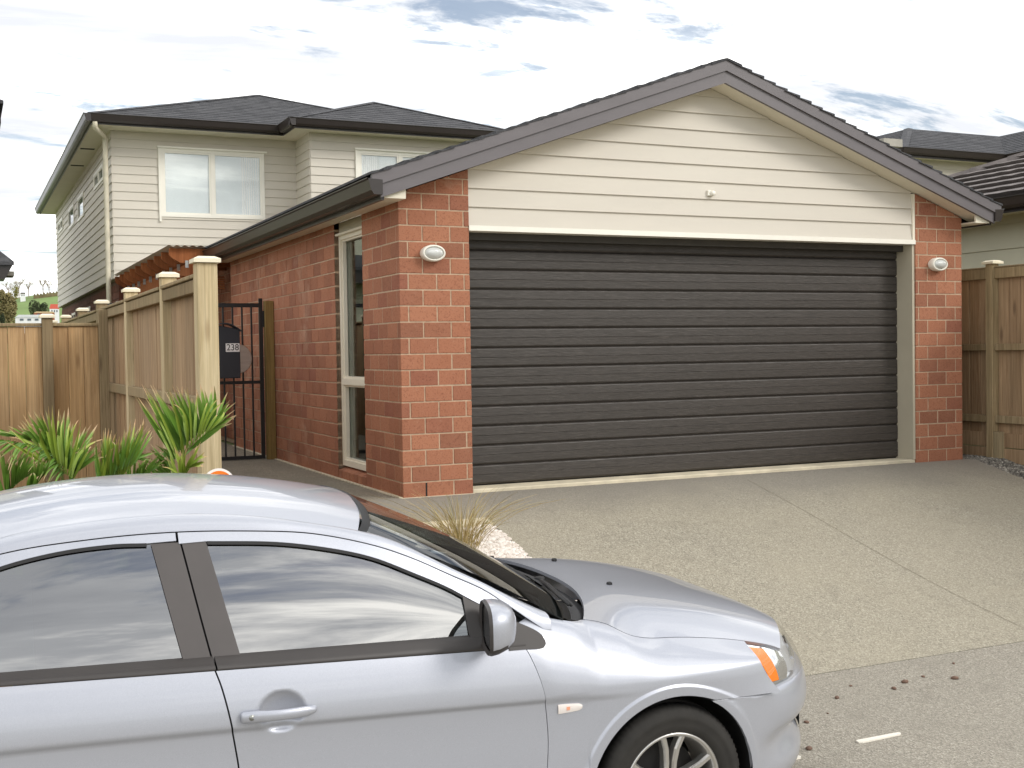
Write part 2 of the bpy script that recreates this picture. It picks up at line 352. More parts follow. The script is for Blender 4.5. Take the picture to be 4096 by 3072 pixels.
def scatter(name, n, region, size, mat, zf, parent=None, flat=.6):
    m = MB()
    for i in range(n):
        x, y = region(); s = random.uniform(*size)
        v, f = ico(s, 1, random.uniform(.6, 1), flat, .18); rot = Matrix.Rotation(random.uniform(0, 6.3), 3, 'Z') @ Matrix.Rotation(random.uniform(-.4, .4), 3, 'X')
        c = Vector((x, y, zf(x, y)+s*flat*.35)); m.add([rot @ p+c for p in v], f)
    o = m.build(name, mat, parent, False); o['kind'] = 'stuff'; return o
def pebmat(name, stops):
    M = Mat(name); ge = M.n('ShaderNodeNewGeometry'); k = M.ramp(ge.outputs['Random Per Island'], stops)
    tcn = M.n('ShaderNodeTexCoord'); k = M.mix(M.math('MULTIPLY', M.noise(tcn.outputs['Object'], 60, 3), .3), k, srgb(130, 122, 112)); M.col(k).set(rough=.85, spec=.3); return M.m
gs = scatter('gravel', 5200, lambda: (random.uniform(6.06, 6.48), random.uniform(-1.6, 2.4)), (.008, .02), pebmat('gravel_stones', [(0, srgb(76, 74, 70)), (.5, srgb(118, 114, 106)), (.85, srgb(150, 146, 136)), (1, srgb(196, 190, 178))]), lambda x, y: zdrive(y)-.006)
gs['label'] = 'loose grey gravel between driveway and right fence'; gs['category'] = 'gravel'
# white pebble bed with concrete edging
ps = scatter('white_pebbles', 5200, lambda: (random.uniform(-.6, .462), random.uniform(-2.25, -.75)), (.018, .034), pebmat('white_pebbles', [(0, srgb(206, 192, 178)), (.4, srgb(232, 222, 212)), (1, srgb(246, 240, 232))]), lambda x, y: zdrive(y)-.010)
ps['label'] = 'white pebble mulch around the dry grass clump'; ps['category'] = 'pebbles'
edge = MB()
ys = fr(-2.3, -.60, 10)
edge.add([(-.72, -.74, zdrive(-.74)-.05), (.459, -.74, zdrive(-.74)-.05), (.459, -.60, zdrive(-.60)-.05), (-.72, -.60, zdrive(-.60)-.05), (-.72, -.74, zdrive(-.74)+.012), (.459, -.74, zdrive(-.74)+.012), (.459, -.60, zdrive(-.60)+.008), (-.72, -.60, zdrive(-.60)+.008)],
         [(4, 5, 6, 7), (0, 1, 5, 4), (3, 0, 4, 7), (2, 6, 5, 1), (2, 3, 7, 6)])
eo = edge.build('bed_edging', MAT['concrete']); tag(eo, 'pale concrete edging around the white pebble bed', 'edging')
# ------------------------------------------------------------------ garage
GW, PW, MOD = 5.99, .609, .129
XR = GW/2; SL = .3535; ZE = 2.37
zs_ = lambda x: ZE+(min(x, GW-x)+.215)*SL       # underside of roof / soffit line
G = thing('garage', 'brick and cream weatherboard double garage with dark roll-up panel door', 'garage')
NB = [0]
def brick_face(parent, fr_, spans, k, stuff=None, topf=None, d=.07):
    """spans: list of (u0,u1) in course k; frame fr_=(origin,U,V,N), face at N=0 outward, body behind"""
    o, U, V, Nn = [Vector(a) for a in fr_]
    z0, z1 = k*MOD, (k+1)*MOD-.010
    for u0, u1 in spans:
        if u1-u0 < .012: continue
        poly = [(u0, z0), (u1, z0), (u1, z1), (u0, z1)]; clipped = False
        if topf:
            pc = poly
            for fn in topf: pc = clip(pc, fn)
            if len(pc) < 3: continue
            clipped = len(pc) != 4 or any(abs(a[0]-b[0])+abs(a[1]-b[1]) > 1e-6 for a, b in zip(pc, poly)); poly = pc
        if stuff is not None:
            stuff.prism(poly, fr_, -d, random.uniform(-.0015, .0015)); continue
        NB[0] += 1
        if clipped:
            mm = MB(); mm.prism(poly, fr_, -d, random.uniform(-.001, .001)); mm.build('brick', MAT['brick'], parent, bevel=.003)
        else:
            me = unit_brick(u1-u0, z1-z0, d); b = link('brick', me, parent)
            p = o+U*u0+V*z0+Nn*random.uniform(-.0015, .0015)
            M4 = Matrix(((U.x, -Nn.x, V.x, p.x), (U.y, -Nn.y, V.y, p.y), (U.z, -Nn.z, V.z, p.z), (0, 0, 0, 1)))
            b.matrix_local = M4
def wall_part(name, boxes, mat=MAT['mortar'], parent=G):
    m = MB()
    for a, b in boxes: m.box(a, b)
    return m.build(name, mat, parent)
# left pier
PD = .955      # pier return depth
lp = MB(); lp.prism([(.0035, -.06), (PW-.003, -.06), (PW-.003, zs_(PW)-.01), (.0035, zs_(0)-.01)], ((0, 0, 0), (1, 0, 0), (0, 0, 1), (0, 1, 0)), .0035, PD-.01)
lp = lp.build('left_pier', MAT['mortar'], G)
FT = ((0, 0, 0), (1, 0, 0), (0, 0, 1), (0, -1, 0))
ST = ((0, 0, 0), (0, 1, 0), (0, 0, 1), (-1, 0, 0))
roofclip = [lambda p: ZE+(p[0]+.215)*SL-.003-p[1]]
sclip = [lambda p: ZE+.025-p[1]]
def run(start, end, first, step=.24, gap=.010):
    out = []; u = start; e = first
    while u < end-.005:
        out.append((u, min(e-gap, end))); u = e; e += step
    return out
for k in range(21):
    if k % 2 == 0:
        fs = [(0, .195), (.205, .435), (.445, PW)]; ss = [(.08, .31), (.32, .55), (.56, .79), (.80, PD)]
    else:
        fs = [(.08, .315), (.325, .555), (.565, PW)]; ss = [(0, .195), (.205, .435), (.445, .675), (.685, .915), (.925, PD)]
    brick_face(lp, FT, fs, k, None, roofclip)
    brick_face(lp, ST, ss, k, None, sclip)
MB().box((.1945, -.0005, .006), (.2055, .02, .116)).build('weep_hole', MAT['dark'], lp)
# return of left pier towards the window is hidden; right pier
rp = MB(); rp.prism([(GW-PW+.003, -.06), (GW-.003, -.06), (GW-.008, zs_(0)-.01), (GW-PW+.008, zs_(PW)-.01)], ((0, 0, 0), (1, 0, 0), (0, 0, 1), (0, 1, 0)), .0035, .30)
rp = rp.build('right_pier', MAT['mortar'], G)
roofclipR = [lambda p: ZE+(GW-p[0]+.215)*SL-.003-p[1]]
x0 = GW-PW
IT = ((x0, 0, 0), (0, 1, 0), (0, 0, 1), (-1, 0, 0))
for k in range(21):
    if k % 2 == 0: fs = [(x0, x0+.15), (x0+.16, x0+.39), (x0+.40, GW)]; ss = []
    else: fs = [(x0+.0, x0+.035), (x0+.045, x0+.275), (x0+.285, x0+.515), (x0+.525, GW)]; ss = []
    brick_face(rp, FT, fs, k, None, roofclipR)
# side wall (facing the path)
WY0, WY1 = 1.80, 6.47
sw = wall_part('side_wall', [((.004, WY0, -.06), (.11, WY1, ZE+.02))])
rest = MB()
budget = 300-NB[0]-8
wallb = []
for k in range(19):
    sp = run(WY0, WY1, WY0+(.24 if k % 2 else .12))
    for s in sp: wallb.append((s[0], k, s))
wallb.sort(key=lambda t: t[0]); near = set((t[0], t[1]) for t in wallb[:budget])
for y, k, s in wallb:
    brick_face(sw, ST, [s], k, None if (y, k) in near else rest, sclip)
# farther brick wall of the house along the covered path
house_wall = wall_part('rear_wall', [((.26, 6.47, -.06), (.36, 12.4, 2.5)), ((.02, 6.40, -.06), (.36, 6.468, 2.38))])
for k in range(19):
    for s in run(6.52, 12.4, 6.52+(.24 if k % 2 else .12)): brick_face(None, ((.25, 0, 0), (0, 1, 0), (0, 0, 1), (-1, 0, 0)), [s], k, rest, sclip)
ro = rest.build('bricks', MAT['brick'], sw); ro['kind'] = 'stuff'
# sill bricks under side window
for i in range(7):
    m = MB(); y = PD+.012+i*.118; m.add([(0.0, y, -.02), (0.0, y+.108, -.02), (.12, y+.108, -.02), (.12, y, -.02), (0.0, y, .085), (0.0, y+.108, .085), (.12, y+.108, .125), (.12, y, .125)], [(0, 3, 2, 1), (4, 5, 6, 7), (0, 1, 5, 4), (1, 2, 6, 5), (2, 3, 7, 6), (3, 0, 4, 7)])
    m.build('brick', MAT['brick'], sw, bevel=.004)
m = MB().box((.02, PD+.004, -.06), (.11, WY0-.004, .08)); m.build('sill_mortar', MAT['mortar'], sw)
# mortar splash at foot
m = MB()
for (a, b) in (((-.02, -.03, -.03), (PW+.005, .006, .006)), ((-.03, .006, -.03), (.006, WY1, .010)), ((x0-.01, -.025, -.03), (GW+.02, .006, .003))): m.box(a, b)
m.build('footing_edge', MAT['concrete'], G)
# side window
def window(parent, fr_, w, h, panes, depth=.06, fw=.05, mat_f=None, mat_g=None, curtain=None, sash=.02, back=None):
    """fr_ origin at lower-left outer face. panes: list of (u0,v0,u1,v1) openings"""
    mat_f = mat_f or MAT['frame']; mat_g = mat_g or MAT['glass']
    m = MB()
    us = sorted(set([0, w]+[p[0] for p in panes]+[p[2] for p in panes])); vs = sorted(set([0, h]+[p[1] for p in panes]+[p[3] for p in panes]))
    for i in range(len(us)-1):
        for j in range(len(vs)-1):
            cu, cv = (us[i]+us[i+1])/2, (vs[j]+vs[j+1])/2
            if any(p[0] < cu < p[2] and p[1] < cv < p[3] for p in panes): continue
            m.prism([(us[i], vs[j]), (us[i+1], vs[j]), (us[i+1], vs[j+1]), (us[i], vs[j+1])], fr_, -depth, 0)
    wo_ = m.build('window', mat_f, parent)
    for p in panes:
        g = MB(); g.prism([(p[0]-.004, p[1]-.004), (p[2]+.004, p[1]-.004), (p[2]+.004, p[3]+.004), (p[0]-.004, p[3]+.004)], fr_, -depth*.62-.005, -depth*.62); g.build('pane', mat_g, wo_)
        if sash:
            s = MB(); a = sash
            for q in (((p[0], p[1]), (p[2], p[1]+a)), ((p[0], p[3]-a), (p[2], p[3])), ((p[0], p[1]+a), (p[0]+a, p[3]-a)), ((p[2]-a, p[1]+a), (p[2], p[3]-a))):
                s.prism([q[0], (q[1][0], q[0][1]), q[1], (q[0][0], q[1][1])], fr_, -depth*.6+.001, -depth*.2)
            s.build('sash', mat_f, wo_)
    if curtain:
        for (u0, u1) in curtain:
            o, U, V, Nn = [Vector(a) for a in fr_]; n = 40; v = []; f = []
            for i in range(n+1):
                u = u0+(u1-u0)*i/n; dd = -depth-.10+.018*math.sin(i*1.9)+.008*math.sin(i*3.1)
                v += [o+U*u+V*.02+Nn*dd, o+U*u+V*(h-.02)+Nn*dd]
            f = [(2*i, 2*i+2, 2*i+3, 2*i+1) for i in range(n)]
            obj('curtain', v, f, MAT['curtain'], wo_, True)
    if back:
        b = MB(); b.prism([(-.05, -.05), (w+.05, -.05), (w+.05, h+.05), (-.05, h+.05)], fr_, -depth-back-.02, -depth-back); b.build('room', simple('room_grey', srgb(150, 148, 142), .9), wo_)
    return wo_
sww = WY0-PD-.004
window(G, ((.045, PD+.002, .125), (0, 1, 0), (0, 0, 1), (-1, 0, 0)), sww, 2.155, [(.05, .055, sww-.05, .755), (.05, .815, sww-.05, 2.10)], .09, mat_g=MAT['glass_dark'], sash=.018)
m = MB().box((.05, PD+.003, 2.283), (.11, WY0-.002, ZE+.02)); m.build('lintel_panel', MAT['jamb'], G)
m = MB().box((.012, PD+.003, 2.262), (.05, WY0+.01, 2.282)); m.build('window_head_flashing', MAT['frame'], G)
# room inside garage
m = MB()
m.box((.125, .40, .005), (5.86, 6.3, .02)); m.box((5.80, .40, .02), (5.86, 6.3, 2.3)); m.box((.125, 6.25, .02), (5.80, 6.3, 2.3)); m.box((.125, .4, 2.31), (5.86, 6.3, 2.33))
m.box((.115, 1.83, .02), (.13, 6.25, 2.31)); m.box((.62, .36, .02), (5.80, .40, 2.31)); m.box((.13, .36, .02), (.60, .395, 2.31))
m.build('garage_room', simple('garage_lining', srgb(168, 172, 166), .9), G)
# gable boards
BY = .035
bslope = lambda p: ZE+(min(p[0], GW-p[0])+.215)*SL-p[1]
zz = 2.205; nb = 0
GB0, GB1 = PW+.004, x0-.03
while zz < 3.55:
    h = .153
    poly = [(GB0, zz), (GB1, zz), (GB1, zz+h), (GB0, zz+h)]
    for fn in ((lambda p: ZE+(p[0]+.215)*SL-p[1]), (lambda p: ZE+(GW-p[0]+.215)*SL-p[1])): poly = clip(poly, fn)
    if len(poly) >= 3:
        n = len(poly); v = []
        for (u, z) in poly: v.append((u, BY-.022+.016*(z-zz)/h, z))
        for (u, z) in poly: v.append((u, BY+.02, z))
        obj('weatherboard', v, [tuple(range(n)), tuple(range(2*n-1, n-1, -1))]+[(i, n+i, n+(i+1) % n, (i+1) % n) for i in range(n)], MAT['board'], G)
    zz += h
gb = MB(); gb.prism([(GB0, 2.17), (GB1, 2.17), (GB1, zs_(GB1)), (XR, zs_(XR)), (GB0, zs_(GB0))], FT, -(BY+.16), -(BY+.021)); gb.build('gable_backing', MAT['dark'], G)
m = MB().box((x0-.029, BY-.030, 2.20), (x0-.001, BY+.05, zs_(x0)-.004)); m.build('corner_trim', MAT['frame'], G)
m = MB().box((PW+.001, BY-.040, 2.160), (x0-.001, BY+.10, 2.186)); m.box((PW+.001, BY-.040, 2.186), (x0-.001, BY-.031, 2.204)); m.build('head_flashing', MAT['trim_white'], G)
# garage door
DY = .235
m = MB().box((PW+.003, DY+.02, -.02), (x0-.01, DY+.06, 2.35)); m.build('door_backing', MAT['dark'], G)
m = MB().box((PW+.003, BY+.10, 2.10), (x0-.032, DY+.016, 2.20)); m.build('door_head', simple('door_head', srgb(58, 54, 48), .6), G)
nr = 13; z0d = .045; rh = (2.19-z0d)/nr
for i in range(nr):
    a = z0d+i*rh; b = a+rh
    prof = [(0.008, a), (-.003, a+.009), (-.009, a+.018), (-.010, a+rh*.5-.003), (-.007, a+rh*.5), (-.010, a+rh*.5+.003), (-.009, b-.016), (-.006, b-.010), (.002, b-.006), (.009, b-.001)]
    v = []; xs_ = (PW+.006, x0-.033)
    for x in xs_:
        for (y, z) in prof: v.append((x, DY+y, z))
    n = len(prof); f = [(j, j+n, j+n+1, j+1) for j in range(n-1)]
    o = obj('door_panel', v, f, MAT['door'], G)
# jamb and slab edge
m = MB().box((x0-.030, BY-.020, .035), (x0-.001, DY+.05, 2.158)); m.build('door_jamb', MAT['jamb'], G)
m = MB().box((PW+.001, BY+.06, .035), (PW+.0055, DY+.05, 2.158)); m.build('door_jamb', MAT['jamb'], G)
m = MB().box((PW+.002, .015, -.06), (x0-.002, DY+.06, .034)); m.build('door_threshold', MAT['concrete'], G, bevel=.008)
# barge, soffit, eaves
BYF = -.22
def slope_board(name, d_lo, d_hi, y0, y1, mat, xe=-.215):
    # quads following both slopes; d = height above soffit line
    for s in (0, 1):
        X = (lambda x: x) if s == 0 else (lambda x: GW-x)
        xa, xb = xe, XR
        za, zb = ZE+(xa+.215)*SL, ZE+(xb+.215)*SL
        m = MB(); m.add([(X(xa), y0, za+d_lo), (X(xb), y0, zb+d_lo), (X(xb), y0, zb+d_hi), (X(xa), y0, za+d_hi), (X(xa), y1, za+d_lo), (X(xb), y1, zb+d_lo), (X(xb), y1, zb+d_hi), (X(xa), y1, za+d_hi)],
                        [(0, 3, 2, 1), (4, 5, 6, 7), (0, 1, 5, 4), (1, 2, 6, 5), (2, 3, 7, 6), (3, 0, 4, 7)])
        m.build(name, mat, G)
slope_board('barge_board', .000, .115, BYF, BYF+.03, MAT['barge'])
slope_board('barge_capping', .105, .205, BYF-.018, BYF+.02, MAT['barge'], -.290)
slope_board('gable_soffit', .004, .016, BYF+.03, .03, MAT['soffit'], -.20)
slope_board('roof_deck', .125, .185, BYF+.02, 8.2, MAT['dark'], -.27)
# shingle courses
sl = math.hypot(XR+.30, (XR+.30)*SL); nc = 25
for s in (0, 1):
    for i in range(nc):
        t0, t1 = i/nc, (i+1.25)/nc; xa = -.30+(XR+.30)*t0; xb = min(-.30+(XR+.30)*t1, XR)
        X = (lambda x: x) if s == 0 else (lambda x: GW-x)
        za, zb = ZE+(xa+.215)*SL, ZE+(xb+.215)*SL; j = random.uniform(-.003, .004); yo = BYF-.028+random.uniform(-.006, .006)
        m = MB(); m.add([(X(xa), yo, za+.205), (X(xb), yo, zb+.195), (X(xb), yo, zb+.200), (X(xa), yo, za+.224+j), (X(xa), 8.3, za+.205), (X(xb), 8.3, zb+.195), (X(xb), 8.3, zb+.200), (X(xa), 8.3, za+.224+j)],
                        [(0, 3, 2, 1), (4, 5, 6, 7), (0, 1, 5, 4), (1, 2, 6, 5), (2, 3, 7, 6), (3, 0, 4, 7)])
        m.build('shingle_course', MAT['shingle'], G)
zr = ZE+(XR+.215)*SL+.2
for i in range(6):
    y = BYF-.03+i*.20+(0 if i == 0 else .0); m = MB()
    pr = [(XR-.16, zr-.045+.012), (XR-.04, zr+.004), (XR, zr+.014), (XR+.04, zr+.004), (XR+.16, zr-.045+.012), (XR+.16, zr-.06), (XR, zr-.004), (XR-.16, zr-.06)]
    m.prism(pr, ((0, 0, 0), (1, 0, 0), (0, 0, 1), (0, 1, 0)), y, y+.24); o = m.build('ridge_shingle', MAT['shingle'], G); o.location = (0, 0, .008*(i % 2))
m = MB(); m.prism([(XR-.16, zr-.03), (XR, zr+.010), (XR+.16, zr-.03), (XR, zr-.03)], ((0, 0, 0), (1, 0, 0), (0, 0, 1), (0, 1, 0)), 1.0, 8.2); m.build('ridge_cap', MAT['shingle'], G)
def gutter(name, p0, p1, out, mat, parent, hgt=.115, wid=.115, caps=True):
    """open quad gutter; p0,p1 = top back line, out = outward unit"""
    p0, p1, out = Vector(p0), Vector(p1), Vector(out); d = (p1-p0)
    prof = [(0, 0), (0, -hgt), (wid*.62, -hgt), (wid*.80, -hgt*.72), (wid*.92, -hgt*.30), (wid*1.02, .006), (wid*1.10, .012), (wid*1.10, .004), (wid*.98, -.006), (wid*.74, -hgt*.74), (wid*.58, -hgt+.006), (.006, -hgt+.006), (.006, 0)]
    m = MB(); n = len(prof)
    for p in (p0, p1): m.v += [tuple(p+out*a+Vector((0, 0, b))) for a, b in prof]
    m.f += [(i, (i+1) % n, n+(i+1) % n, n+i) for i in range(n)]
    if caps:
        oc = [0, 1, 2, 3, 4, 5]
        m.f += [tuple(oc), tuple(n+i for i in reversed(oc))]
    return m.build(name, mat, parent)
GT = MAT['gutter']
gutter('gutter', (-.206, BYF-.02, 2.505), (-.206, 6.75, 2.505), (-1, 0, 0), GT, G)
gutter('gutter', (GW+.206, BYF-.02, 2.505), (GW+.206, 8.2, 2.505), (1, 0, 0), GT, G)
m = MB().box((-.204, BYF+.032, 2.355), (-.180, 6.72, 2.50)); m.build('fascia', GT, G)
m = MB().box((GW+.180, BYF+.032, 2.355), (GW+.204, 8.2, 2.50)); m.build('fascia', GT, G)
m = MB().box((-.179, BYF+.032, 2.372), (-.001, 6.72, 2.384)); m.build('eave_soffit', MAT['soffit'], G)
m = MB().box((GW-.008, BYF+.032, 2.372), (GW+.179, 8.2, 2.384)); m.build('eave_soffit', MAT['soffit'], G)
# little boxed ends of the eaves
for a, b in ((-.179, .0), (GW, GW+.179)):
    m = MB(); m.prism([(a, 2.384), (b, 2.384), (b, zs_(b if b < 1 else b)+.003), (a, zs_(a)+.003)], FT, .165, .186); m.build('eave_end', MAT['soffit'], G)
m = MB().box((GW-.06, .302, -.06), (GW, 8.0, 2.36)); m.build('right_wall', MAT['mortar'], G)
m = MB().box((.36, 6.47, -.06), (5.93, 6.55, 2.36)); m.build('back_wall', MAT['jamb'], G)
# wall lights
def wall_light(x, label):
    t = thing('wall_light', label, 'wall light', (x, 0, 1.965), 'oval bulkhead lights on the brick piers')
    def ell(a, b, y, n=28): return [(a*math.cos(2*math.pi*i/n), y, b*math.sin(2*math.pi*i/n)) for i in range(n)]
    def loft(rings, name, mat, cap=True):
        n = len(rings[0]); v = [p for r in rings for p in r]; f = [(i*n+k, i*n+(k+1) % n, (i+1)*n+(k+1) % n, (i+1)*n+k) for i in range(len(rings)-1) for k in range(n)]
        if cap: f.append(tuple((len(rings)-1)*n+k for k in range(n)))
        m = MB(); m.v = v; m.f = f; return m.build(name, mat, t, True)
    loft([ell(.100, .066, -.001), ell(.102, .068, -.035), ell(.099, .066, -.062), ell(.093, .060, -.071), ell(.084, .052, -.071), ell(.081, .049, -.060), ell(.08, .048, -.03)], 'housing', MAT['lampw'])
    loft([ell(.081, .049, -.055), ell(.072, .043, -.074), ell(.050, .028, -.088), ell(.02, .012, -.094)], 'lens', MAT['lampl'])
    return t
MAT['lampw'] = simple('lamp_plastic', srgb(236, 232, 220), .45, var=.03)
M = Mat('prismatic_lens'); v_ = M.vec(rand=False); wv = M.n('ShaderNodeTexWave'); M.L.new(v_, wv.inputs[0]); wv.inputs['Scale'].default_value = 34; wv.bands_direction = 'X'
M.col(srgb(206, 208, 204)).set(rough=.18, spec=.7, coat=.6); M.bump(wv.outputs[0], .5, .004); MAT['lampl'] = M.m
wall_light(.277, 'white oval bulkhead light on the brick pier beside the tall side window')
wall_light(5.641, 'white oval bulkhead light on the brick pier next to the gravel strip')
t = thing('motion_sensor', 'small cream motion sensor on the gable weatherboards above the garage door', 'sensor', (2.975, BY-.01, 2.56))
t.scale = (.62, .62, .62); m = MB().box((-.05, -.05, -.035), (.01, 0, .045)); m.build('mounting', MAT['trim_white'], t, bevel=.006)
m = MB(); m.tube([(0, -.03, 0), (.03, -.06, .0), (.045, -.085, -.004)], [.034, .042, .03], 14); m.build('sensor_head', MAT['trim_white'], t, True)
# yellow thing inside the garage, seen through the side window
t = tag(MB().box((.42, 1.0, .97), (.50, 1.9, 1.05)).build('storage_bin', simple('yellow_plastic', srgb(226, 186, 40), .5), bevel=.008), 'long yellow bin standing inside behind the tall garage window', 'storage bin')
t2 = thing('storage_shelf', 'dark shelf unit inside the garage behind the tall window', 'shelf', (.40, 1.2, .02))
for z in (.90, 1.5): MB().box((0, -.3, z), (.35, .9, z+.025)).build('shelf', simple('shelf_grey', srgb(84, 90, 88), .6), t2)
for (a, b) in ((0, -.3), (.32, -.3), (0, .87), (.32, .87)): MB().box((a, b, 0), (a+.03, b+.03, 1.7)).build('upright', MAT['dark'], t2)
# ------------------------------------------------------------------ two-storey house behind
def boards(parent, o, U, Nn, length, z0, z1, openings=(), h=.15, mat=None, topline=None):
    """lapped weatherboards; openings: (u0,z0,u1,z1)"""
    mat = mat or MAT['board']; o, U, Nn = Vector(o), Vector(U), Vector(Nn); z = z0
    while z < z1-.01:
        t = min(z+h, z1); segs = [(0, length, z, t)]
        for (a, b, c, d) in openings:
            ns = []
            for (s0, s1, p, q) in segs:
                if d <= p+.001 or b >= q-.001 or c <= s0 or a >= s1: ns.append((s0, s1, p, q)); continue
                if a > s0: ns.append((s0, a, p, q))
                if c < s1: ns.append((c, s1, p, q))
                if b > p+.02: ns.append((max(a, s0), min(c, s1), p, b))
                if d < q-.02: ns.append((max(a, s0), min(c, s1), d, q))
            segs = ns
        for (s0, s1, p, q) in segs:
            if s1-s0 < .02: continue
            v = []
            for u in (s0, s1):
                for zz_, dd in ((p, .024-.016*(p-z)/h), (q, .024-.016*(q-z)/h), (q, -.01), (p, -.01)):
                    P = o+U*u+Nn*dd; v.append((P.x, P.y, zz_))
            ob = obj('weatherboard', v, [(0, 4, 5, 1), (1, 5, 6, 2), (2, 6, 7, 3), (3, 7, 4, 0), (0, 1, 2, 3), (7, 6, 5, 4)], mat, parent)
            bm = bmesh.new(); bm.from_mesh(ob.data); bmesh.ops.recalc_face_normals(bm, faces=bm.faces); bm.to_mesh(ob.data); bm.free()
        z = t
def slab(name, pts, thick, mat, parent):
    """thin slab under polygon pts (3D)"""
    n = len(pts); v = [tuple(p) for p in pts]+[(p[0], p[1], p[2]-thick) for p in pts]
    m = MB(); m.v = v; m.f = [tuple(range(n)), tuple(range(2*n-1, n-1, -1))]+[(i, n+i, n+(i+1) % n, (i+1) % n) for i in range(n)]
    return m.build(name, mat, parent)
def hip(parent, x0, x1, y0, y1, z, p, tmax, row=.19, mat=None, cname='shingle_course', th=.012):
    mat = mat or MAT['shingle']; n = int(math.ceil(tmax/row))
    P = lambda x, y, t, l=0: (x, y, z+t*p+l)
    for i in range(n):
        a, b = i*row, min((i+1)*row, tmax); b2 = min(b+.02, tmax)
        rows = [[P(x0+a, y0+a, a, th), P(x1-a, y0+a, a, th), P(x1-b2, y0+b2, b2), P(x0+b2, y0+b2, b2)],
                [P(x0+a, y1-a, a, th), P(x0+a, y0+a, a, th), P(x0+b2, y0+b2, b2), P(x0+b2, y1-b2, b2)],
                [P(x1-a, y0+a, a, th), P(x1-a, y1-a, a, th), P(x1-b2, y1-b2, b2), P(x1-b2, y0+b2, b2)]]
        for r in rows: slab(cname, r, .03, mat, parent)
    t = tmax
    slab('roof_back', [P(x1, y1, 0), P(x0, y1, 0), P(x0+t, y1-t, t), P(x1-t, y1-t, t)], .03, mat, parent)
    if x1-x0-2*t > .05: slab('roof_top', [P(x0+t, y0+t, t), P(x1-t, y0+t, t), P(x1-t, y1-t, t), P(x0+t, y1-t, t)], .03, mat, parent)
    for (xa, ya, xb, yb) in ((x0, y0, x0+t, y0+t), (x1, y0, x1-t, y0+t)):
        capm = MB(); A = Vector(P(xa, ya, 0, .02)); Bv = Vector(P(xb, yb, t, .02)); s = Vector(((yb-ya), -(xb-xa), 0)).normalized()*.10
        capm.add([A-s-Vector((0, 0, .025)), A, A+s-Vector((0, 0, .025)), Bv-s-Vector((0, 0, .025)), Bv, Bv+s-Vector((0, 0, .025))], [(0, 1, 4, 3), (1, 2, 5, 4)])
        capm.build('hip_cap', mat, parent)
H = thing('house', 'two-storey cream weatherboard house with hipped grey shingle roof behind the garage', 'house')
HX, HY, XI, YB, ZB0, ZB1 = -.73, 12.5, 2.49, 11.55, 2.52, 5.06
wf = (.069, 3.61, 1.887, 4.80)
wallm = MB(); wallm.box((HX+.012, HY+.012, ZB0), (7.4, 25.2, ZB1)); wallm.box((XI+.012, YB+.012, ZB0), (6.3, HY+.02, ZB1)); wallm.build('wall_core', MAT['jamb'], H)
ow = (wf[0]-HX, wf[1], wf[2]-HX, wf[3])
boards(H, (HX, HY, 0), (1, 0, 0), (0, -1, 0), XI-HX, ZB0, ZB1, [ow])
window(H, ((wf[0], HY-.035, wf[1]), (1, 0, 0), (0, 0, 1), (0, -1, 0)), wf[2]-wf[0], wf[3]-wf[1], [(.05, .05, .865, 1.14), (.915, .05, 1.768, 1.14)], .05, mat_f=MAT['trim_white'], sash=.03, curtain=None)
MB().box((wf[0]-.05, HY-.075, wf[3]), (wf[2]+.05, HY-.01, wf[3]+.03)).build('window_head', MAT['trim_white'], H)
MB().box((wf[0]-.035, HY-.05, wf[1]-.09), (wf[0]-.002, HY-.012, wf[3]-.001)).build('window_facing', MAT['trim_white'], H)
# rooms behind the upstairs windows: curtains and flat pane backings
def nook(x0, x1, z0, z1, y, cs):
    c = MB()
    for (a, b) in cs:
        n = 36; v = []
        for i in range(n+1):
            u = a+(b-a)*i/n; dd = y+.02+.006*math.sin(i*1.7)+.004*math.sin(i*2.9); v += [(u, dd-.02, z0), (u, dd-.02, z1)]
        c.add(v, [(2*i, 2*i+2, 2*i+3, 2*i+1) for i in range(n)])
    return c.build('curtain', MAT['curtain'], H, True)
nook(wf[0]+.03, wf[2]-.03, wf[1]+.03, wf[3]-.03, HY+.002, [(wf[2]-.42, wf[2]-.03)])
MB().box((wf[0]+.02, HY+.004, wf[1]+.02), (wf[2]-.02, HY+.010, wf[3]-.02)).build('pane_backing', simple('reflected_sky_white', srgb(240, 241, 240), .8, var=.03), H)  # flat white sheet; its colour stands in for net curtain and reflected sky
# return and projecting block
boards(H, (XI, HY, 0), (0, -1, 0), (-1, 0, 0), HY-YB, ZB0, ZB1)
w2 = (3.338, 3.62, 4.95, 4.80)
boards(H, (XI, YB, 0), (1, 0, 0), (0, -1, 0), 3.8, ZB0, ZB1, [(w2[0]-XI, w2[1], w2[2]-XI, w2[3])])
window(H, ((w2[0], YB-.035, w2[1]), (1, 0, 0), (0, 0, 1), (0, -1, 0)), w2[2]-w2[0], w2[3]-w2[1], [(.05, .05, .78, 1.13), (.83, .05, 1.56, 1.13)], .05, mat_f=MAT['trim_white'], sash=.03)
MB().box((w2[0]-.05, YB-.075, w2[3]), (w2[2]+.05, YB-.01, w2[3]+.03)).build('window_head', MAT['trim_white'], H)
MB().box((w2[0]-.035, YB-.05, w2[1]-.09), (w2[0]-.002, YB-.012, w2[3]-.001)).build('window_facing', MAT['trim_white'], H)
MB().box((w2[0]+.02, YB+.004, w2[1]+.02), (w2[2]-.02, YB+.010, w2[3]-.02)).build('pane_backing', MAT['curtain'], H)  # white backing again, standing in for curtain and sky reflection
nook(w2[0]+.03, w2[2]-.03, w2[1]+.03, w2[3]-.03, YB+.002, [(w2[0]+.03, w2[0]+.4)])
